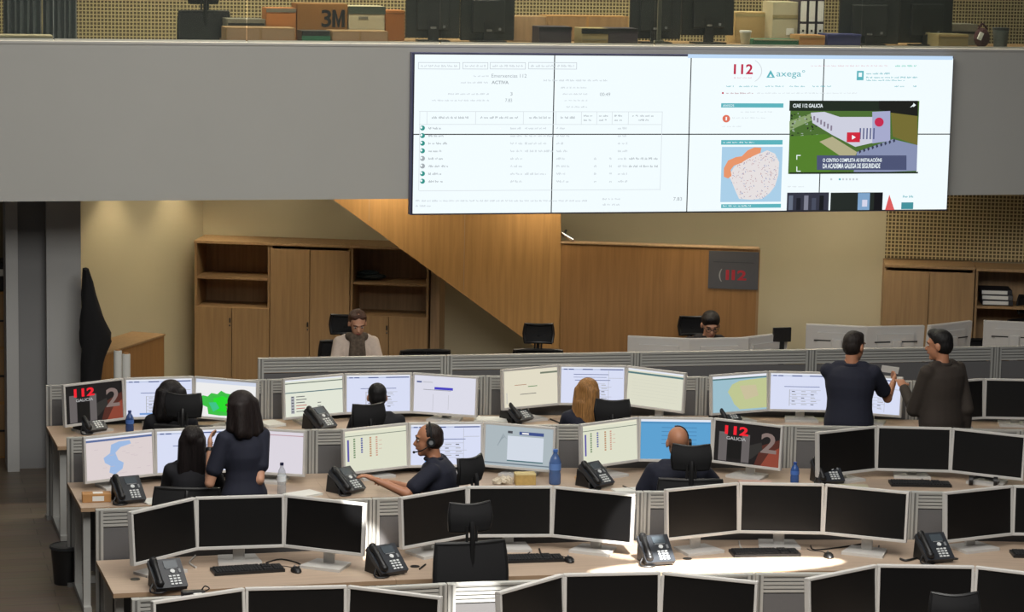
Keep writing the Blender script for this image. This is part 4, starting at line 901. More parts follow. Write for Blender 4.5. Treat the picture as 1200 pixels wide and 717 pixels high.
# ------------------------------------------------------------------ people
SK = {'light': mat('skin_light', (196, 146, 118), .55, 0, .04, 20), 'tan': mat('skin_tan', (176, 122, 92), .5, 0, .05, 20)}
def fuse(mb_, name, parent, m, voxel=.01, smooth=4, label=None):
    tmp = mb_.build('tmp'); rm = tmp.modifiers.new('r', 'REMESH'); rm.mode = 'VOXEL'; rm.voxel_size = voxel; rm.use_smooth_shade = True
    sm = tmp.modifiers.new('s', 'SMOOTH'); sm.iterations = smooth; sm.factor = .5
    dg = bpy.context.evaluated_depsgraph_get(); me = bpy.data.meshes.new_from_object(tmp.evaluated_get(dg))
    old = tmp.data; bpy.data.objects.remove(tmp); bpy.data.meshes.remove(old)
    me.materials.clear(); me.materials.append(m); me.name = name
    me.polygons.foreach_set('material_index', [0]*len(me.polygons)); me.polygons.foreach_set('use_smooth', [True]*len(me.polygons))
    o = bpy.data.objects.new(name, me); COL.objects.link(o); o.parent = parent
    if label: o['label'] = label
    return o
def person(label, top, yaw, pose='sit', s=.95, lean=5, head=(0, 0), arms=None, fem=False, skin='light', hair=('short', (30, 24, 22)), shirt=(28, 32, 46), sleeve='short', pants=(34, 36, 44), extra=(), bulk=1.0):
    yw = math.radians(yaw); ln = math.radians(lean)
    U = Vector((0, math.sin(ln), math.cos(ln))); Fw = Vector((0, math.cos(ln), -math.sin(ln))); X = Vector((1, 0, 0))
    hy, hp_ = math.radians(head[0]), math.radians(head[1])
    HR = Matrix.Rotation(hy, 3, 'Z') @ Matrix.Rotation(-hp_, 3, 'X')     # pitch down positive
    hx, hf, hu = HR @ Vector((1, 0, 0)), HR @ Vector((0, 1, 0)), HR @ Vector((0, 0, 1))
    neck_l = U*.5*s+Fw*.0; hc_off = neck_l+U*(.045 if fem else .036)*s+hu*.115*s+hf*.02*s
    top_off = hc_off+hu*.105*s
    hpz = top.z-top_off.z                                              # pelvis height
    Rw = Matrix.Rotation(yw, 3, 'Z'); off = Rw @ Vector((top_off.x, top_off.y, 0))
    root = Vector((top.x-off.x, top.y-off.y, 0))
    r = thing('person', label, 'person', root, yw)
    def L(w): return Rw.inverted() @ (Vector(w)-root)
    pel = Vector((0, 0, hpz)); T = lambda x, u, f=0: pel+X*x*s+U*u*s+Fw*f*s
    C = pel+hc_off; hd = lambda x, f, u: C+hx*x*s+hf*f*s+hu*u*s
    BR = Matrix((X, Fw, U)).transposed()
    sw = .158 if fem else .182
    b = MB(); S = SK[skin]; sh = MB(); pt = MB()
    def both(fn, infl=.014):
        fn(b, 0); fn(sh, infl*s)
    def e3(m_, c, rr, inf, R=BR): m_.ell(c, [q*s+inf for q in rr], S, R)
    bk = bulk
    prof = [(-.1, .13, .1), (-.06, .16, .122), (.04, .166, .126), (.14, .15, .116), (.22, .148, .112), (.32, .166, .12), (.4, .172, .114), (.45, .15, .09), (.48, .1, .07)] if not fem else [(-.1, .13, .1), (-.06, .165, .122), (.03, .168, .122), (.12, .132, .102), (.2, .122, .1), (.3, .14, .122), (.38, .145, .108), (.44, .125, .08), (.475, .08, .06)]
    def loft(m_, i):
        vs = []; n = 20
        for u_, rx, ry in prof:
            rx = rx*bk+(.012 if m_ is sh and sleeve == 'long' and not fem and u_ < .3 else 0); ry *= bk
            vs += [T(0, u_)+X*(rx*s+i)*math.cos(2*PI*k/n)+Fw*((ry*s+i)*math.sin(2*PI*k/n)) for k in range(n)]
        m_.add(vs, [(j*n+k, j*n+(k+1) % n, (j+1)*n+(k+1) % n, (j+1)*n+k) for j in range(len(prof)-1) for k in range(n)]+[tuple(reversed(range(n))), tuple(range((len(prof)-1)*n, len(prof)*n))], S)
    both(loft)
    both(lambda m_, i: m_.cap(T(-sw+.02, .425), T(sw-.02, .425), .06*s+i*.8, .06*s+i*.8, S))
    both(lambda m_, i: m_.cap(T(-.06, .47), T(-sw+.03, .43), .045*s+i*.6, .05*s+i*.6, S)); both(lambda m_, i: m_.cap(T(.06, .47), T(sw-.03, .43), .045*s+i*.6, .05*s+i*.6, S))
    both(lambda m_, i: m_.cap(T(-.1, .475), T(.1, .475), .045*s+i*.5, .045*s+i*.5, S))
    b.cap(T(0, .42), C-hu*.07*s-hf*.02*s, .058*s if not fem else .048*s, .054*s if not fem else .044*s, S)
    # head
    b.ell(hd(0, -.008, .02), (.076*s, .096*s, .088*s), S, HR); b.ell(hd(0, .03, -.04), (.06*s, .066*s, .09*s), S, HR); b.ell(hd(0, .066, -.108), (.03*s, .026*s, .022*s), S, HR)
    b.cap(hd(0, .088, 0), hd(0, .108, -.034), .009*s, .016*s, S, 8); b.ell(hd(0, .082, .018), (.052*s, .018*s, .012*s), S, HR); b.ell(hd(0, .09, -.066), (.026*s, .012*s, .012*s), S, HR)
    for q in (-1, 1): b.ell(hd(q*.079, -.005, -.02), (.012*s, .021*s, .033*s), S, HR)
    # legs
    hipw = .09
    for q in (-1, 1):
        h = pel+X*q*hipw*s
        if pose == 'stand': kn = Vector((q*.1*s, .03*s, hpz*.52)); an = Vector((q*.11*s, -.02*s, .09))
        else: kn = h+Vector((q*.03, .43*s, -.01)); an = Vector((kn.x, kn.y-.06, .09))
        for m_, i in ((b, 0), (pt, .014*s)):
            m_.cap(h, kn, .083*s+i, .058*s+i, S); m_.cap(kn, an, .056*s+i, .04*s+i*1.4, S)
        b.cap(an, an+Vector((0, .13*s, -.045)), .036*s, .03*s, S)
        f = MB(); f.cap(an+Vector((0, -.03, -.05)), an+Vector((0, .16*s, -.055)), .035, .032, BLACKP); f.box(an+Vector((0, .06, -.082)), (.075, .27*s, .014), BLACKP)
        f.build('shoe', r, True)
    pt.ell(pel+U*.02*s, (.17*s, .13*s, .12*s), S, BR)
    # arms
    for side, q in (('L', -1), ('R', 1)):
        A = T(q*sw, .435)
        spec = (arms or {}).get(side)
        if spec: el, wr = L(spec[0]), L(spec[1])
        elif pose == 'sit': el = T(q*(sw+.06), .2, .16); wr = T(q*(sw-.03), .13, .4)
        else: el = T(q*(sw+.05), .15, -.03); wr = T(q*(sw+.06), -.09, .08)
        d1 = el-A; el = A+d1.normalized()*min(max(d1.length, .24*s), .33*s); d2 = wr-el; wr = el+d2.normalized()*min(max(d2.length, .2*s), .27*s)
        b.cap(A, el, .047*s, .04*s, S); b.cap(el, wr, .04*s, .027*s, S)
        e1 = A+(el-A)*(.66 if sleeve == 'short' else 1)
        sh.cap(A, e1, .05*s+.016, (.044 if sleeve == 'long' else .05)*s+.018, S)
        if sleeve == 'long': sh.cap(el, wr-(wr-el)*.06, .042*s+.014, .032*s+.012, S)
        # hand: palm, four fingers, thumb
        dr = (wr-el).normalized(); dn = Vector((0, 0, -1)); dn = (dn-dr*dn.dot(dr))
        dn = dn.normalized() if dn.length > .2 else (Vector((-q, 0, 0))-dr*(-q*dr.x)).normalized()
        ac = dr.cross(dn).normalized()
        if spec and len(spec) > 2:
            dn = (Rw.inverted() @ Vector(spec[2])); dn = (dn-dr*dn.dot(dr)).normalized(); ac = dr.cross(dn).normalized()
        PR = Matrix((ac, dr, dn)).transposed()
        b.ell(wr+dr*.048*s, (.041*s, .056*s, .019*s), S, PR)
        for k, (o_, l_) in enumerate(((-.03, .066), (-.01, .075), (.01, .072), (.03, .058))):
            p0 = wr+dr*.085*s+ac*o_*s; p1 = p0+(dr*.85+dn*.35).normalized()*l_*.55*s+ac*o_*.12*s; p2 = p1+(dr*.55+dn*.75).normalized()*l_*.5*s
            b.cap(p0, p1, .0105*s, .0095*s, S, 8); b.cap(p1, p2, .0095*s, .0085*s, S, 8)
        tq = 1 if ac.dot(X)*q < 0 else -1
        p0 = wr+dr*.03*s+ac*tq*.032*s; p1 = p0+(dr*.6+ac*tq*.7+dn*.3).normalized()*.04*s; p2 = p1+(dr*.9+ac*tq*.1+dn*.3).normalized()*.032*s
        b.cap(p0, p1, .0135*s, .011*s, S, 8); b.cap(p1, p2, .011*s, .0095*s, S, 8)
    body = fuse(b, 'body', r, S, .009, 3)
    fuse(sh, 'shirt' if sleeve == 'short' else 'jacket', r, mat('cloth_%d_%d_%d' % tuple(shirt), shirt, .85, 0, .12, 40), .012, 4)
    fuse(pt, 'trousers', r, mat('cloth_%d_%d_%d' % tuple(pants), pants, .85, 0, .1, 40), .014, 4)
    col = MB(); cpt = [T(.062*math.cos(a), .5+.012*math.sin(a), .058*math.sin(a)+.002) for a in [2*PI*k/14 for k in range(15)]]; col.tube(cpt, .015*s, MATS['cloth_%d_%d_%d' % tuple(shirt)], 8, 1); col.build('collar', r, True)
    for q in (-1, 1):
        f = MB(); f.ell(hd(q*.031, .083, -.004), (.013*s, .008*s, .007*s), mat('eye_white', (190, 186, 180), .3, 0, 0), HR, 10, 6); f.ell(hd(q*.031, .0895, -.004), (.006*s, .003*s, .006*s), BLACKP, HR, 8, 6); f.build('eye', r, True)
        f = MB(); f.tube([hd(q*.015, .095, .018), hd(q*.032, .094, .022), hd(q*.05, .08, .016)], .004*s, mat('brow_hair', (40, 30, 26), .9), 6, 2); f.build('eyebrow', r, True)
    f = MB(); f.ell(hd(0, .097, -.068), (.022*s, .006*s, .0075*s), mat('lips', (150, 82, 76), .5, 0, 0), HR, 12, 6); f.build('mouth', r, True)
    hk, hc = hair; hm = strands('hair_%d_%d_%d' % tuple(hc), hc)
    h = MB()
    def he(x, f_, u, rr): h.ell(hd(x, f_, u), [q*s for q in rr], hm, HR)
    if hk != 'bald':
        he(0, -.018, .03, (.083, .096, .087))
        he(0, -.035, -.01, (.08, .078, .085))
        if hk == 'buzz': h = MB(); he(0, -.016, .026, (.0785, .0945, .085)); he(0, -.03, -.015, (.0785, .08, .075))
        if hk == 'short': he(0, .03, .075, (.06, .05, .035)); 
        if hk == 'quiff': he(.01, .045, .085, (.062, .05, .04)); he(0, -.01, .06, (.08, .085, .06))
        if hk in ('long', 'bob', 'blond'):
            ln_ = {'long': .38, 'bob': .13, 'blond': .36}[hk]; vw = {'long': 1, 'bob': 1.25, 'blond': 1.05}[hk]
            for q in (-1, 1): h.cap(hd(q*.068*vw, -.012, .02), hd(q*.088*vw, -.005, -.07-ln_*.5), .036*s*vw, .038*s*vw, hm)
            for q in (-.05, -.02, .02, .05): h.cap(hd(q*vw, -.055, .0), hd(q*1.6*vw, -.085+.02*abs(q)*10, -.07-ln_+abs(q)*.5), .06*s*vw, (.042 if hk != 'bob' else .05)*s, hm)
            he(0, -.022, .042, (.09*(1+.12*(vw-1)*4), .103, .086))
            if hk == 'blond': h.cap(hd(-.03, -.08, -.1), hd(-.14, -.04, -.42), .05*s, .03*s, hm); h.cap(hd(0, -.08, -.1), hd(-.04, -.06, -.44), .05*s, .03*s, hm)
        if hk == 'updo': h = MB(); he(0, -.03, .028, (.09, .095, .088)); he(0, -.06, .0, (.085, .07, .08)); he(0, -.12, -.0, (.05, .045, .05)); he(.035, .03, .082, (.04, .045, .022)); he(-.035, .03, .082, (.04, .045, .022))
        if hk == 'suit': he(0, -.012, .04, (.088, .098, .083)); he(.012, .05, .074, (.058, .036, .03))
        fuse(h, 'hair', r, hm, .011, 4)
    for x_ in extra:
        if x_ == 'headset':
            f = MB(); f.tube([hd(.088*math.cos(a), -.01, .02+.098*math.sin(a)) for a in [PI*k/10 for k in range(11)]], .007*s, BLACKP, 8, 1); hs = f.build('headset', r, True)
            for q in (-1, 1):
                f = MB(); f.cyl(hd(q*.082, -.005, -.012), hd(q*.108, -.005, -.012), .033*s, BLACKP, n=16); f.cyl(hd(q*.108, -.005, -.012), hd(q*.112, -.005, -.012), .016*s, KEYG, n=14); f.build('ear_pad', hs, True)
            f = MB(); f.tube([hd(-.1, .0, -.03), hd(-.095, .06, -.065), hd(-.05, .118, -.085)], .005*s, BLACKP, 6); f.ell(hd(-.045, .12, -.086), (.012*s, .01*s, .01*s), BLACKP, HR, 8, 6); f.build('microphone', hs, True)
        if x_ == 'earpiece':
            f = MB(); f.tube([hd(.082*math.cos(a), -.0, .018+.094*math.sin(a)) for a in [PI*k/12 for k in range(8)]], .005*s, BLACKP, 8, 1); hs = f.build('headset', r, True)
            f = MB(); f.cyl(hd(.08, -.005, -.012), hd(.1, -.005, -.012), .03*s, BLACKP, n=16); f.build('ear_pad', hs, True)
            f = MB(); f.tube([hd(.095, .0, -.03), hd(.09, .06, -.065), hd(.05, .118, -.085)], .004*s, BLACKP, 6); f.build('microphone', hs, True)
        if x_ == 'glasses':
            f = MB()
            for q in (-1, 1): f.tube([hd(q*.033+.024*math.cos(a), .104, -.006+.019*math.sin(a)) for a in [2*PI*k/12 for k in range(13)]], .0028*s, BLACKP, 6, 1); f.tube([hd(q*.056, .1, 0), hd(q*.078, .05, .0), hd(q*.08, 0, -.002)], .0028*s, BLACKP, 6)
            f.tube([hd(-.01, .107, -.002), hd(.01, .107, -.002)], .0028*s, BLACKP, 6); f.build('glasses', r, True)
        if x_ == 'scarf':
            f = MB(); n_ = 16
            sm_ = mat('scarf', (92, 80, 68), .9, 0, .9, 38)
            f.tube([T(.075*math.cos(a), .5+.02*math.sin(a), .07*math.sin(a)+.01) for a in [2*PI*k/n_ for k in range(n_+1)]], .042*s, sm_, 10, 1)
            for q in (-1, 1): f.cap(T(q*.03, .47, .09), T(q*.05, .2, .15), .045*s, .05*s, sm_)
            fuse(f, 'scarf', r, sm_, .012, 3)
        if x_ == 'collar_white':
            f = MB(); f.prism([T(-.035, .49, .1), T(.035, .49, .1), T(0, .33, .155)], Fw*.01, PAPER); f.build('shirt_front', r)
            f = MB(); f.box(T(0, .4, .15), (.03*s, .012, .14*s), mat('tie', (46, 40, 50), .7), BR); f.build('tie', r)
        if x_ == 'watch':
            pass
        if x_[0] == 'band':
            el, wr = L(x_[1]), L(x_[2]); f = MB(); d = (wr-el).normalized(); f.cyl(wr-d*.02, wr+d*.004, .033*s, BLACKP, n=16); f.build('wrist_band', r, True)
    return r, root
Wp = at_y
def seat(label, clabel, px, py, Y, yaw, chyaw=None, cdx=0, cback=.0, lift=0, chair_on=True, hrest=True, **k):
    top = Wp(px, py, Y); r, root = person(label, top, yaw, **k)
    if chair_on:
        cy = chyaw if chyaw is not None else yaw; a = math.radians(cy)
        f = Vector((-math.sin(a), math.cos(a), 0)); rt = Vector((math.cos(a), math.sin(a), 0))
        c = root+f*(.03-cback)+rt*cdx; chair(c.x, c.y, cy, clabel, lift, hrest)
    return r
NAVYC = (25, 28, 44); BLK_ = (22, 22, 28)
w = person('standing woman with dark bob in navy shirt, hand raised to her face', Wp(279, 460, 16.95), 22, 'stand', s=.93, lean=3, head=(22, 6), fem=True, hair=('bob', (30, 22, 20)), shirt=NAVYC, pants=BLK_,
           arms={'L': (Wp(243, 574, 16.85), Wp(246, 526, 17.0), (1, 0, .1)), 'R': (Wp(303, 580, 16.8), Wp(290, 592, 17.05))}, extra=(('band', Wp(243, 574, 16.85), Wp(246, 526, 17.0)),))
seat('seated man with shaved head wearing a headset, arm on the desk', 'chair behind the headset man', 502, 497, 17.2, 68, 38, cdx=-.08, cback=.05, lift=-.12, skin='tan', head=(14, 4), hair=('buzz', (38, 28, 24)), shirt=NAVYC, s=.96, lean=14, bulk=1.05,
     arms={'L': (Wp(482, 574, 17.0), Wp(442, 563, 17.05), (0, 0, -1)), 'R': (Wp(492, 575, 17.45), Wp(460, 566, 17.6))}, extra=('headset',))
seat('bald man in navy shirt seen from behind at the sky blue screen', 'chair with headrest behind the bald man', 794, 500, 17.1, -10, -14, cdx=.06, cback=.06, lift=-.04, skin='tan', head=(4, 8), hair=('bald', (60, 50, 44)), shirt=NAVYC, s=.97, lean=10, bulk=1.12,
     arms={'L': (Wp(757, 568, 17.1), Wp(764, 574, 17.35)), 'R': (Wp(838, 568, 17.1), Wp(830, 574, 17.35))}, extra=('earpiece',))
seat('seated woman with long dark hair beside the standing woman', 'chair under the seated long-haired woman', 226, 501, 17.35, -14, cback=.05, lift=-.06, hrest=False, fem=True, hair=('long', (26, 20, 20)), shirt=BLK_, sleeve='long', s=.92, lean=3)
seat('woman with dark hair and black top at the far left of the back row', 'chair behind the dark-haired woman at far left', 199, 447, 19.42, -8, -16, cdx=.14, cback=.06, fem=True, head=(14, 6), hair=('bob', (24, 20, 20)), shirt=BLK_, sleeve='long', s=.93, lean=6, lift=-.02)
seat('silhouetted dark-haired worker in black at the second back-row desk', 'chair tilted left behind the silhouetted worker', 442, 449.5, 19.45, -4, 14, cdx=-.21, cback=.08, lift=-.14, head=(-2, 6), hair=('short', (22, 20, 20)), shirt=BLK_, sleeve='long', s=.92, lean=4)
seat('blond woman with long hair in dark blue in the back row', 'chair with headrest right of the blond hair', 691, 445, 19.3, -14, -16, cdx=.2, cback=.08, lift=-.13, fem=True, head=(-30, 6), hair=('blond', (150, 108, 62)), shirt=NAVYC, sleeve='long', s=.93, lean=5)
m1, _ = person('standing man in navy polo shirt holding up a white paper', Wp(1003, 388.5, 18.5), -22, 'stand', s=.98, lean=3, head=(-34, 8), hair=('short', (34, 27, 24)), shirt=(25, 28, 44), bulk=1.13, skin='tan',
       arms={'R': (Wp(1046, 478, 18.58), Wp(1048, 445, 18.78), (-1, .3, 0)), 'L': (Wp(1000, 470, 19.0), Wp(1022, 436, 18.98), (.3, 0, -1))})
m2, _ = person('standing man in brown jacket with black hair', Wp(1100, 387.5, 18.3), 24, 'stand', s=.985, lean=2, head=(30, 6), hair=('quiff', (20, 18, 18)), shirt=(52, 44, 38), sleeve='long', bulk=1.12, skin='tan',
       arms={'L': (Wp(1070, 482, 18.3), Wp(1058, 452, 18.55), (0, 0, -1)), 'R': (Wp(1134, 485, 18.2), Wp(1130, 520, 18.3))})
pc = Wp(1043, 433, 18.88); pr = thing('sheet_of_paper', 'white paper held up between the two standing men', 'paper', pc, -.25)
b = MB(); b.box((0, 0, 0), (.14, .004, .058), PAPER, Euler((.3, .12, 0)).to_matrix()); b.build('sheet', pr)
seat('woman in cream jacket and dark scarf looking down behind the divider', 'chair behind the woman in cream', 420, 366.5, 22.0, 176, 172, cdx=.08, cback=.1, fem=True, head=(2, 24), hair=('updo', (74, 48, 36)), shirt=(206, 190, 176), sleeve='long', s=.95, lean=8, extra=('scarf',), lift=.03)
seat('man in dark suit and glasses seated before the oak wall', 'chair behind the man in a dark suit', 834, 368, 21.95, 166, 176, cdx=.07, cback=.1, head=(6, 24), hair=('suit', (26, 22, 22)), shirt=(32, 30, 32), sleeve='long', s=1.0, lean=10, extra=('glasses', 'collar_white'), lift=-.04)
# empty chairs
p = Wp(549, 603, 14.98); chair(p.x, p.y+.25, 4, 'empty black mesh office chair in the second row')
p = Wp(626, 392, 22.1); chair(p.x, p.y-.2, 168, 'empty office chair under the foot of the stair', -.03)
p = Wp(1037, 383, 22.2); chair(p.x, p.y-.25, 180, 'chair top peeking over the monitors before the right cabinets', p.z-1.06, False)
p = Wp(496, 408.5, 22.0); chair(p.x, p.y-.25, 176, 'chair top just above the tall divider right of the woman in cream', p.z-1.06, False)
p = Wp(1132, 396, 21.9); chair(p.x, p.y-.25, 184, 'dark chair behind the monitor right of the brown jacket', p.z-1.06, False)
p = Wp(1208, 378, 22.2); chair(p.x, p.y-.2, 180, 'chair with raised headrest cut off at the right edge', .14)
p = Wp(1127, 712, 12.42); chair(p.x, p.y+.25, -8, 'empty chair at the bottom right corner')
p = Wp(916, 400, 21.2)
r = thing('monitor_back', 'small black monitor right of the seated man in a suit', 'monitor', (p.x, 21.2, DZ), PI)
b = MB(); b.box((0, 0, .5), (.17, .03, .13), BLACKP); b.build('case', r, bevel=.006); b = MB(); b.box((0, .0, .22), (.04, .03, .44), BLACKP); b.build('stand', r); b = MB(); b.box((0, 0, .01), (.2, .16, .02), BLACKP); b.build('foot', r, bevel=.004)

# ------------------------------------------------------------------ gallery above the balcony
UF = 3.05; UD = 3.80
mb = MB(); mb.box((5.6, 23.9, UF-.04), (19, 4.3, .08), mat('gallery_floor', (90, 84, 76), .6)); struct(mb, 'floor_upper', 'grey gallery floor behind the balcony front', 'floor')
GYD = 22.0
def gx(px, Y=GYD, py=40): return Wp(px, py, Y).x
x0, x1 = gx(262), gx(1250)
r = thing('counter', 'long oak work counter along the gallery behind the glass', 'counter', ((x0+x1)/2, GYD+.03, UF))
mb = MB(); mb.box((0, 0, UD-UF-.015), (x1-x0, .98, .03), CABW); mb.build('worktop', r)
for q in (-1, -.33, .33, 1): mb = MB(); mb.box((q*(x1-x0-.1)/2, 0, (UD-UF-.03)/2), (.04, .7, UD-UF-.03), CABW); mb.build('side_panel', r)
def gal(name, px0, px1, py0, py1, Y, dep, label, cat, mt, group=None, base=UD, bev=.004):
    a = Wp(px0, py0, Y); c = Wp(px1, py0, Y); w_ = c.x-a.x; h_ = max(.02, a.z-base)
    r = thing(name, label, cat, ((a.x+c.x)/2, Y+dep/2, base), 0, group)
    b = MB(); b.box((0, 0, h_/2), (w_, dep, h_), mt); b.build('body', r, bevel=bev); return r, w_, h_, dep
def face(r, w_, h_, dep, rects):
    for nm, x, z, w2, h2, mt in rects:
        b = MB(); b.box((x*w_, -dep/2-.002, z*h_), (w2*w_, .004, h2*h_), mt); b.build(nm, r)
ORBOX = mat('orange_carton', (176, 112, 56), .85, 0, .06); BRBOX = mat('brown_carton', (142, 98, 48), .85, 0, .08); LID = mat('dark_green_lid', (62, 70, 60), .7); ARCH = mat('archive_white', (186, 176, 148), .8); GREEN = mat('green_folder', (40, 110, 84), .7); PURP = mat('dark_purple', (52, 44, 56), .7); BEI = mat('beige_carton', (176, 150, 102), .85); GRM = mat('grey_tray', (120, 116, 102), .5); BLU = mat('blue_folder', (52, 56, 110), .7); KHK = mat('khaki', (150, 136, 96), .8)
t = gal('ledge', -12, 62, 41, 48, 21.66, .25, 'pale low ledge at the far left behind the glass', 'ledge', ARCH, None, UF); face(*t, [('edge_strip', 0, .96, .98, .04, GRM)])
# low units in front
t = gal('storage_unit', 265, 346, 32, 50, 21.66, .3, 'low oak unit beside the gallery chair', 'cabinet', CABW); face(*t, [('door', -.25, .5, .46, .8, DESKE), ('door', .25, .5, .46, .8, DESKE)])
t = gal('storage_unit', 389, 455, 36, 52, 21.66, .3, 'low oak unit under the white archive box', 'cabinet', CABW); face(*t, [('door', -.25, .5, .46, .8, DESKE), ('door', .25, .5, .46, .8, DESKE)])
hi = Wp(300, 32, 21.66).z; hj = Wp(420, 36, 21.66).z
t = gal('carton', 312, 347, 9, 32, 21.99, .25, 'orange carton with grey top left of the 3M box', 'box', ORBOX); face(*t, [('tape', 0, .92, 1, .12, GRM)])
t = gal('carton', 348, 407.5, 4, 33, 22.0, .3, 'brown carton printed 3M', 'box', BRBOX)
b = MB(); lw, lh = t[1]*.2, t[2]*.48; yy_ = -t[3]/2-.003
b.text('3', lambda x, y: (x, yy_, y), lw, lh, BLACKP, t[1]*.08, t[2]*.6, .02); b.build('printed_digit', t[0])
b = MB(); cx_, z0_, z1_ = t[1]*.32, t[2]*.36, t[2]*.84; q_ = lambda a, c: (cx_+lw*1.25*a, yy_, z0_+(z1_-z0_)*c)
for pts in ([(-.5, 0), (-.24, 0), (-.24, 1), (-.5, 1)], [(.24, 0), (.5, 0), (.5, 1), (.24, 1)], [(-.24, 1), (-.24, .62), (-.06, 0), (.06, 0), (.0, .4)], [(.24, 1), (.0, .4), (.06, 0), (.24, .62)]): b.poly([q_(*p) for p in pts], BLACKP)
b.build('printed_letter', t[0])
t = gal('archive_box', 409, 451, 7, 35.5, 21.98, .3, 'white archive box with dark lid on the gallery', 'box', ARCH); face(*t, [('lid', 0, .88, 1.04, .22, LID), ('label', -.1, .66, .26, .08, GRM)])
t = gal('carton', 452, 474.5, 12, 38, 22.05, .25, 'orange carton left of the gallery monitors', 'box', ORBOX); face(*t, [('flap_line', 0, .9, 1, .03, BRBOX)])
t = gal('storage_box', 354, 387, 36, 52, 21.62, .25, 'black and green box in front of the 3M carton', 'box', BLACKP); face(*t, [('green_band', 0, .3, 1.01, .5, GREEN)])
t = gal('paper_tray', 266, 311, 22, 32, 22.0, .3, 'grey paper tray behind the gallery chair', 'tray', GRM); face(*t, [('slot', 0, .75, .94, .1, BLACKP)])
t = gal('storage_unit', 600, 641, 19, 52, 22.1, .3, 'oak cupboard right of the first gallery monitors', 'cabinet', CABW); face(*t, [('door', 0, .5, .9, .94, CABI)])
t = gal('storage_box', 632, 670, 31, 51, 21.66, .25, 'dark purple box on the gallery counter', 'box', PURP); face(*t, [('lid', 0, .9, 1.03, .16, BLACKP)])
t = gal('storage_unit', 640, 737, 18, 52, 22.25, .25, 'low orange oak unit before the perforated wall', 'cabinet', STAIRW); face(*t, [('door', -.25, .5, .47, .9, CABW), ('door', .25, .5, .47, .9, CABW)])
t = gal('file_stack', 682, 713, 33, 52, 21.66, .25, 'stack of beige files under a dark folder', 'files', KHK); face(*t, [('top_folder', 0, .82, 1.03, .34, BLACKP), ('edge', 0, .3, .9, .05, GRM)])
t = gal('storage_box', 713, 748, 33, 49, 21.7, .25, 'dark plum box left of the double gallery screens', 'box', PURP); face(*t, [('lid', 0, .9, 1.03, .16, BLACKP)])
t = gal('carton', 862, 905, 14, 52, 22.2, .25, 'beige carton right of the double gallery screens', 'box', BEI); face(*t, [('tape', 0, .9, 1, .1, KHK)])
t = gal('archive_box', 906, 936, 2, 45, 22.0, .28, 'light archive folder box left of the three binders', 'box', ARCH); face(*t, [('strap', 0, .65, 1, .08, KHK), ('label', .2, .3, .3, .16, PAPER)])
for k in range(3):
    t = gal('binder', 938+k*10, 946.5+k*10, -2, 40, 21.95, .28, ['left white-spined binder', 'middle white-spined binder', 'right white-spined binder'][k]+' standing on the gallery counter', 'binder', PURP, 'upright binders')
    face(*t, [('spine_label', 0, .72, .8, .44, PAPER), ('spine_label', 0, .3, .8, .3, PAPER)])
    b = MB(); b.cyl((0, -t[3]/2-.003, t[2]*.3), (0, -t[3]/2-.007, t[2]*.3), t[1]*.16, BLACKP); b.build('finger_hole', t[0], True)
t = gal('carton', 937, 967, 41, 56, 21.62, .25, 'small tan carton below the binders', 'box', CARD); face(*t, [('tape', 0, .85, 1, .12, BEI)])
t = gal('folder_pile', 884, 937, 46, 55, 21.64, .25, 'green folder pile below the archive folder box', 'folders', GREEN); face(*t, [('top_sheet', 0, .95, 1.02, .2, ARCH)])
t = gal('storage_box', 970, 1009, 40, 56, 21.66, .25, 'blue box right of the binders', 'box', BLU); face(*t, [('lid', 0, .9, 1.02, .15, BLU)])
t = gal('carton', 1100, 1135, 40, 57, 21.64, .25, 'khaki carton right of the slanted gallery screens', 'box', KHK); face(*t, [('tape', 0, .88, 1, .1, BEI)])
t = gal('paper_tray', 1113, 1146, 28, 40, 22.1, .3, 'grey tray behind the khaki carton', 'tray', GRM); face(*t, [('slot', 0, .6, .94, .1, BLACKP)])
p = Wp(874, 55, 21.6); r = thing('cup', 'white paper cup on the gallery counter', 'cup', (p.x, 21.62, UD))
hh = Wp(874, 36.5, 21.62).z-UD; b = MB(); b.lathe([(.036, 0), (.052, hh-.01), (.055, hh), (.048, hh-.005), (.034, .01)], ARCH); b.build('body', r, True); b = MB(); b.lathe([(.0535, hh*.9), (.056, hh), (.05, hh+.006)], PAPER); b.build('rim', r, True)
p = Wp(1172, 55, 21.7); r = thing('waste_pot', 'grey round pot at the right of the gallery', 'pot', (p.x, 21.7, UD))
hh = Wp(1172, 33, 21.7).z-UD; b = MB(); b.lathe([(.06, 0), (.075, hh-.01), (.078, hh), (.068, hh-.005), (.055, .01)], mat('pot_grey', (92, 98, 96), .6)); b.build('body', r, True); b = MB(); b.lathe([(.0765, hh*.9), (.08, hh), (.075, hh+.005)], DARKG); b.build('rim', r, True)
p = Wp(1150, 55, 21.66); r = thing('red_bag', 'dark red bag with white tag at the right of the gallery', 'bag', (p.x, 21.66, UD))
hh = Wp(1150, 28, 21.66).z-UD; b = MB(); b.ell((0, 0, hh*.42), (.075, .06, hh*.42), mat('bag_red', (70, 30, 34), .8)); b.build('body', r, True); b = MB(); b.tube([(-.04, 0, hh*.75), (0, 0, hh*1.0), (.05, 0, hh*.78)], .01, MATS['bag_red']); b.build('handle', r, True); b = MB(); b.box((-.04, -.058, hh*.5), (.04, .012, .07), PAPER, Euler((0, .4, 0)).to_matrix()); b.build('tag', r)
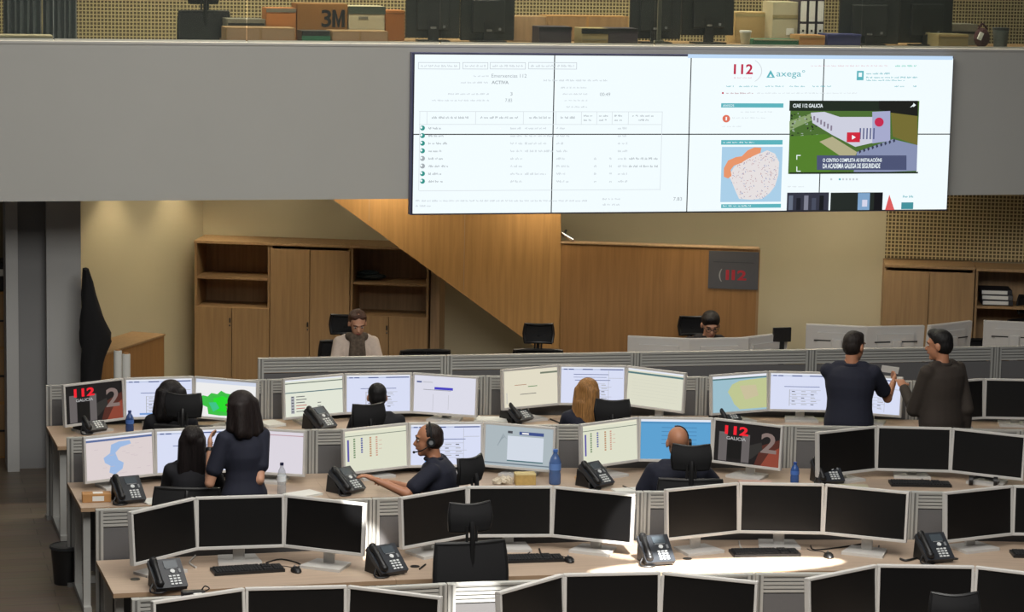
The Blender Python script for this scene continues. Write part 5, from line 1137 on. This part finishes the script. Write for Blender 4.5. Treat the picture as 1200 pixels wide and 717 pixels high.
# large black screens seen from behind
def bigmon(px0, px1, py1, Y, ang, label):
    a = Wp(px0, py1, Y); c = Wp(px1, py1, Y); w_ = (c.x-a.x)/math.cos(math.radians(ang)); zb = a.z; hh = .42
    r = thing('computer_monitor', label, 'monitor', ((a.x+c.x)/2, Y, UD), math.radians(ang), 'black gallery screens')
    DK = mat('screen_shell', (34, 36, 35), .5, 0, .08)
    b = MB(); b.box((0, 0, zb-UD+hh/2), (w_-.006, .04, hh), DK); b.build('back_cover', r, bevel=.008)
    b = MB(); b.box((0, -.03, zb-UD+hh*.5), (w_*.6, .04, hh*.7), DK); b.build('rear_housing', r, bevel=.012)
    b = MB(); b.box((0, -.055, zb-UD+.09), (.05, .006, .02), CHROME); b.box((w_*.2, -.052, zb-UD+.1), (.022, .006, .022), KEYG); b.build('socket', r)
    b = MB(); b.box((0, -.04, (zb-UD)/2+.08), (.09, .03, zb-UD+.16), BLACKP); b.build('stand_neck', r); b = MB(); b.box((0, -.03, .008), (.28, .2, .016), BLACKP); b.build('stand_base', r, bevel=.004)
bigmon(475, 538, 44, 21.95, -4, 'first black gallery screen from the left'); bigmon(538, 603, 47, 21.95, 6, 'black gallery screen left of the oak cupboard')
bigmon(738, 796, 45, 21.95, -8, 'black gallery screen behind the pale glass joint'); bigmon(796, 860, 41, 22.0, 6, 'black gallery screen left of the beige carton')
bigmon(984, 1050, 51, 21.92, -10, 'slanted black gallery screen right of the blue box'); bigmon(1050, 1116, 50, 21.95, 6, 'rightmost black gallery screen')
# slim post between glass panes
p = Wp(769, 40, 21.45); r = thing('glass_post', 'slim pale post at the glass joint before the double screens', 'post', (p.x, 21.37, ZT+.024))
b = MB(); b.box((0, 0, .55), (.035, .02, 1.1), GRM); b.build('upright', r); b = MB(); b.box((0, 0, .01), (.08, .06, .02), GRM); b.build('foot', r)
# gallery chair and curtains
p = Wp(235, 30, 22.35)
chair(p.x, p.y+.2, 6, 'black office chair on the gallery behind the glass', 0, group='gallery chair')
gc = bpy.context.scene.objects
for o in list(COL.objects):
    if o.get('label') == 'black office chair on the gallery behind the glass':
        zt_ = Wp(235, 12, 22.35).z; o.location.z = UF; lift_ = zt_-UF-1.05
        for ch in o.children:
            if ch.name.split('.')[0] not in ('star_base', 'caster', 'gas_lift'): ch.location.z = lift_
def curtain(px0, px1, py1, label):
    Y = 23.2; a = Wp(px0, py1, Y); c = Wp(px1, py1, Y); b = MB(); n = 48; w_ = c.x-a.x; z1 = 5.6
    pts = [(a.x+w_*k/n, Y+.03*math.sin(k*.8+.6*math.sin(k*.37)), 0) for k in range(n+1)]
    zb_ = UF+.05
    ot = [(x, y-.006) for x, y, _ in pts]; it = [(x, y+.006) for x, y, _ in pts]
    prof = ot+it[::-1]
    m_ = mat('curtain_grey', (88, 94, 98), .7, 0, .2, 6)
    N_ = len(prof); vs = [(x, y, zb_) for x, y in prof]+[(x, y, z1) for x, y in prof]
    b.add(vs, [(k, (k+1) % N_, N_+(k+1) % N_, N_+k) for k in range(N_)]+[tuple(range(N_-1, -1, -1)), tuple(range(N_, 2*N_))], m_)
    tag(b.build('curtain', smooth=True), label, 'curtain', 'grey gallery curtains')
curtain(4, 49, 43, 'left panel of the grey curtain at the top left'); curtain(50, 90, 44, 'right panel of the grey curtain beside the perforated wall')
r = thing('curtain_rail', 'rail carrying the grey gallery curtains', 'rail', (Wp(47, 40, 23.2).x, 23.2, 5.62)); b = MB(); b.cyl((-.7, 0, 0), (.7, 0, 0), .015, CHROME); b.build('rod', r, True); b = MB(); b.ell((.7, 0, 0), (.03, .03, .03), CHROME); b.build('end_knob', r, True)

# ------------------------------------------------------------------ light
def area(name, loc, rot, sx, sy, power, col=(1, 1, 1)):
    l = bpy.data.lights.new(name, 'AREA'); l.shape = 'RECTANGLE'; l.size = sx; l.size_y = sy; l.energy = power; l.color = col
    o = bpy.data.objects.new(name, l); COL.objects.link(o); o.location = loc; o.rotation_euler = rot; return o
def spot(name, loc, tgt, ang, power, col=(1, .97, .92), blend=.15, size=.03):
    l = bpy.data.lights.new(name, 'SPOT'); l.energy = power; l.spot_size = math.radians(ang); l.spot_blend = blend; l.shadow_soft_size = size; l.color = col
    o = bpy.data.objects.new(name, l); COL.objects.link(o); o.location = loc; o.rotation_euler = (Vector(tgt)-Vector(loc)).to_track_quat('-Z', 'Y').to_euler(); return o
area('hall_ceiling_light', (3.6, 9.8, 7.2), (.3, 0, 0), 6.5, 4, 760, (1, .97, .92))
area('hall_ceiling_light', (2.8, 15.6, 7.2), (.35, 0, 0), 6.5, 2.6, 190, (1, .96, .9))
area('gallery_light', (5.5, 23.4, 5.9), (0, 0, 0), 9, 1.2, 330, (1, .88, .62))
area('gallery_fill_light', (5.5, 21.24, 5.9), (.5, 0, 0), 9, .06, 300, (1, .9, .7))  # unseen fill light, added to brighten the fronts of the gallery items
for px, off in ((125, .25), (200, .25)):
    t0 = ((px-60)/(238-60)); q = B+(A-B)*t0; nn = Vector((dv.y, -dv.x, 0))
    q = Vector((A.x+(B.x-A.x)*(1-t0), A.y+(B.y-A.y)*(1-t0), 0)); wn = Vector((B.y-A.y, -(B.x-A.x), 0)).normalized()
    if wn.x < 0 and wn.y > 0: wn = -wn
    q2 = q+wn*.3; spot('downlight', (q2.x, q2.y, 2.6), (q2.x, q2.y, 0), 84, 26, (1, .86, .6), .7, .03)
for u_ in (.6, 2.0, 3.5, 5.0, 6.4):
    q = wpt(u_, 1.35 if u_ < 6 else .9, 2.6); area('gallery_downlight', q, (0, 0, 0), .5, .5, 13, (1, .88, .68))
t = cast(842, 664); spot('added_patch_spot', (5.4, 9.0, 7.0), t, 1.9, 30000, blend=.08).scale = (6, 1, 1)  # stretched spot added in place of skylight sun on the desk
t = cast(428, 650); spot('added_patch_spot', (2.2, 9.4, 7.0), (t.x, t.y, t.z+.1), 2.2, 16000)  # added spot, stands in for a small sun patch
t = cast(738, 648); spot('added_patch_spot', (4.4, 9.2, 7.0), (t.x, t.y, t.z+.08), 2.4, 16000)  # another added spot in place of a skylight patch
t = at_y(560, 704, POSTS['A'][2].y); spot('added_patch_spot', (3.4, 8.6, 7.0), t, 2.2, 13000)  # spot added only to brighten the nearest divider
wd = bpy.data.worlds.new('World'); sc.world = wd; wd.use_nodes = True; wd.node_tree.nodes['Background'].inputs[0].default_value = (.8, .85, 1, 1); wd.node_tree.nodes['Background'].inputs[1].default_value = .05

# ------------------------------------------------------------------ camera
cd = bpy.data.cameras.new('Camera'); cam = bpy.data.objects.new('Camera', cd); COL.objects.link(cam)
cd.sensor_fit = 'HORIZONTAL'; cd.sensor_width = 36; cd.lens = 36*F/1200; cd.clip_start = .1; cd.clip_end = 200
cam.location = (0, 0, H)
right = Vector((RX.x, RY.x, RZ.x)).normalized(); down = Vector((RX.y, RY.y, RZ.y)); fwd = Vector((RX.z, RY.z, RZ.z)).normalized()
up = right.cross(fwd).normalized(); right = fwd.cross(up).normalized()
cam.rotation_euler = Matrix((right, up, -fwd)).transposed().to_euler()
sc.camera = cam
vs_ = sc.view_settings; vs_.view_transform = 'Standard'; vs_.look = 'None'; vs_.exposure = 0; vs_.gamma = 1; vs_.use_curve_mapping = False
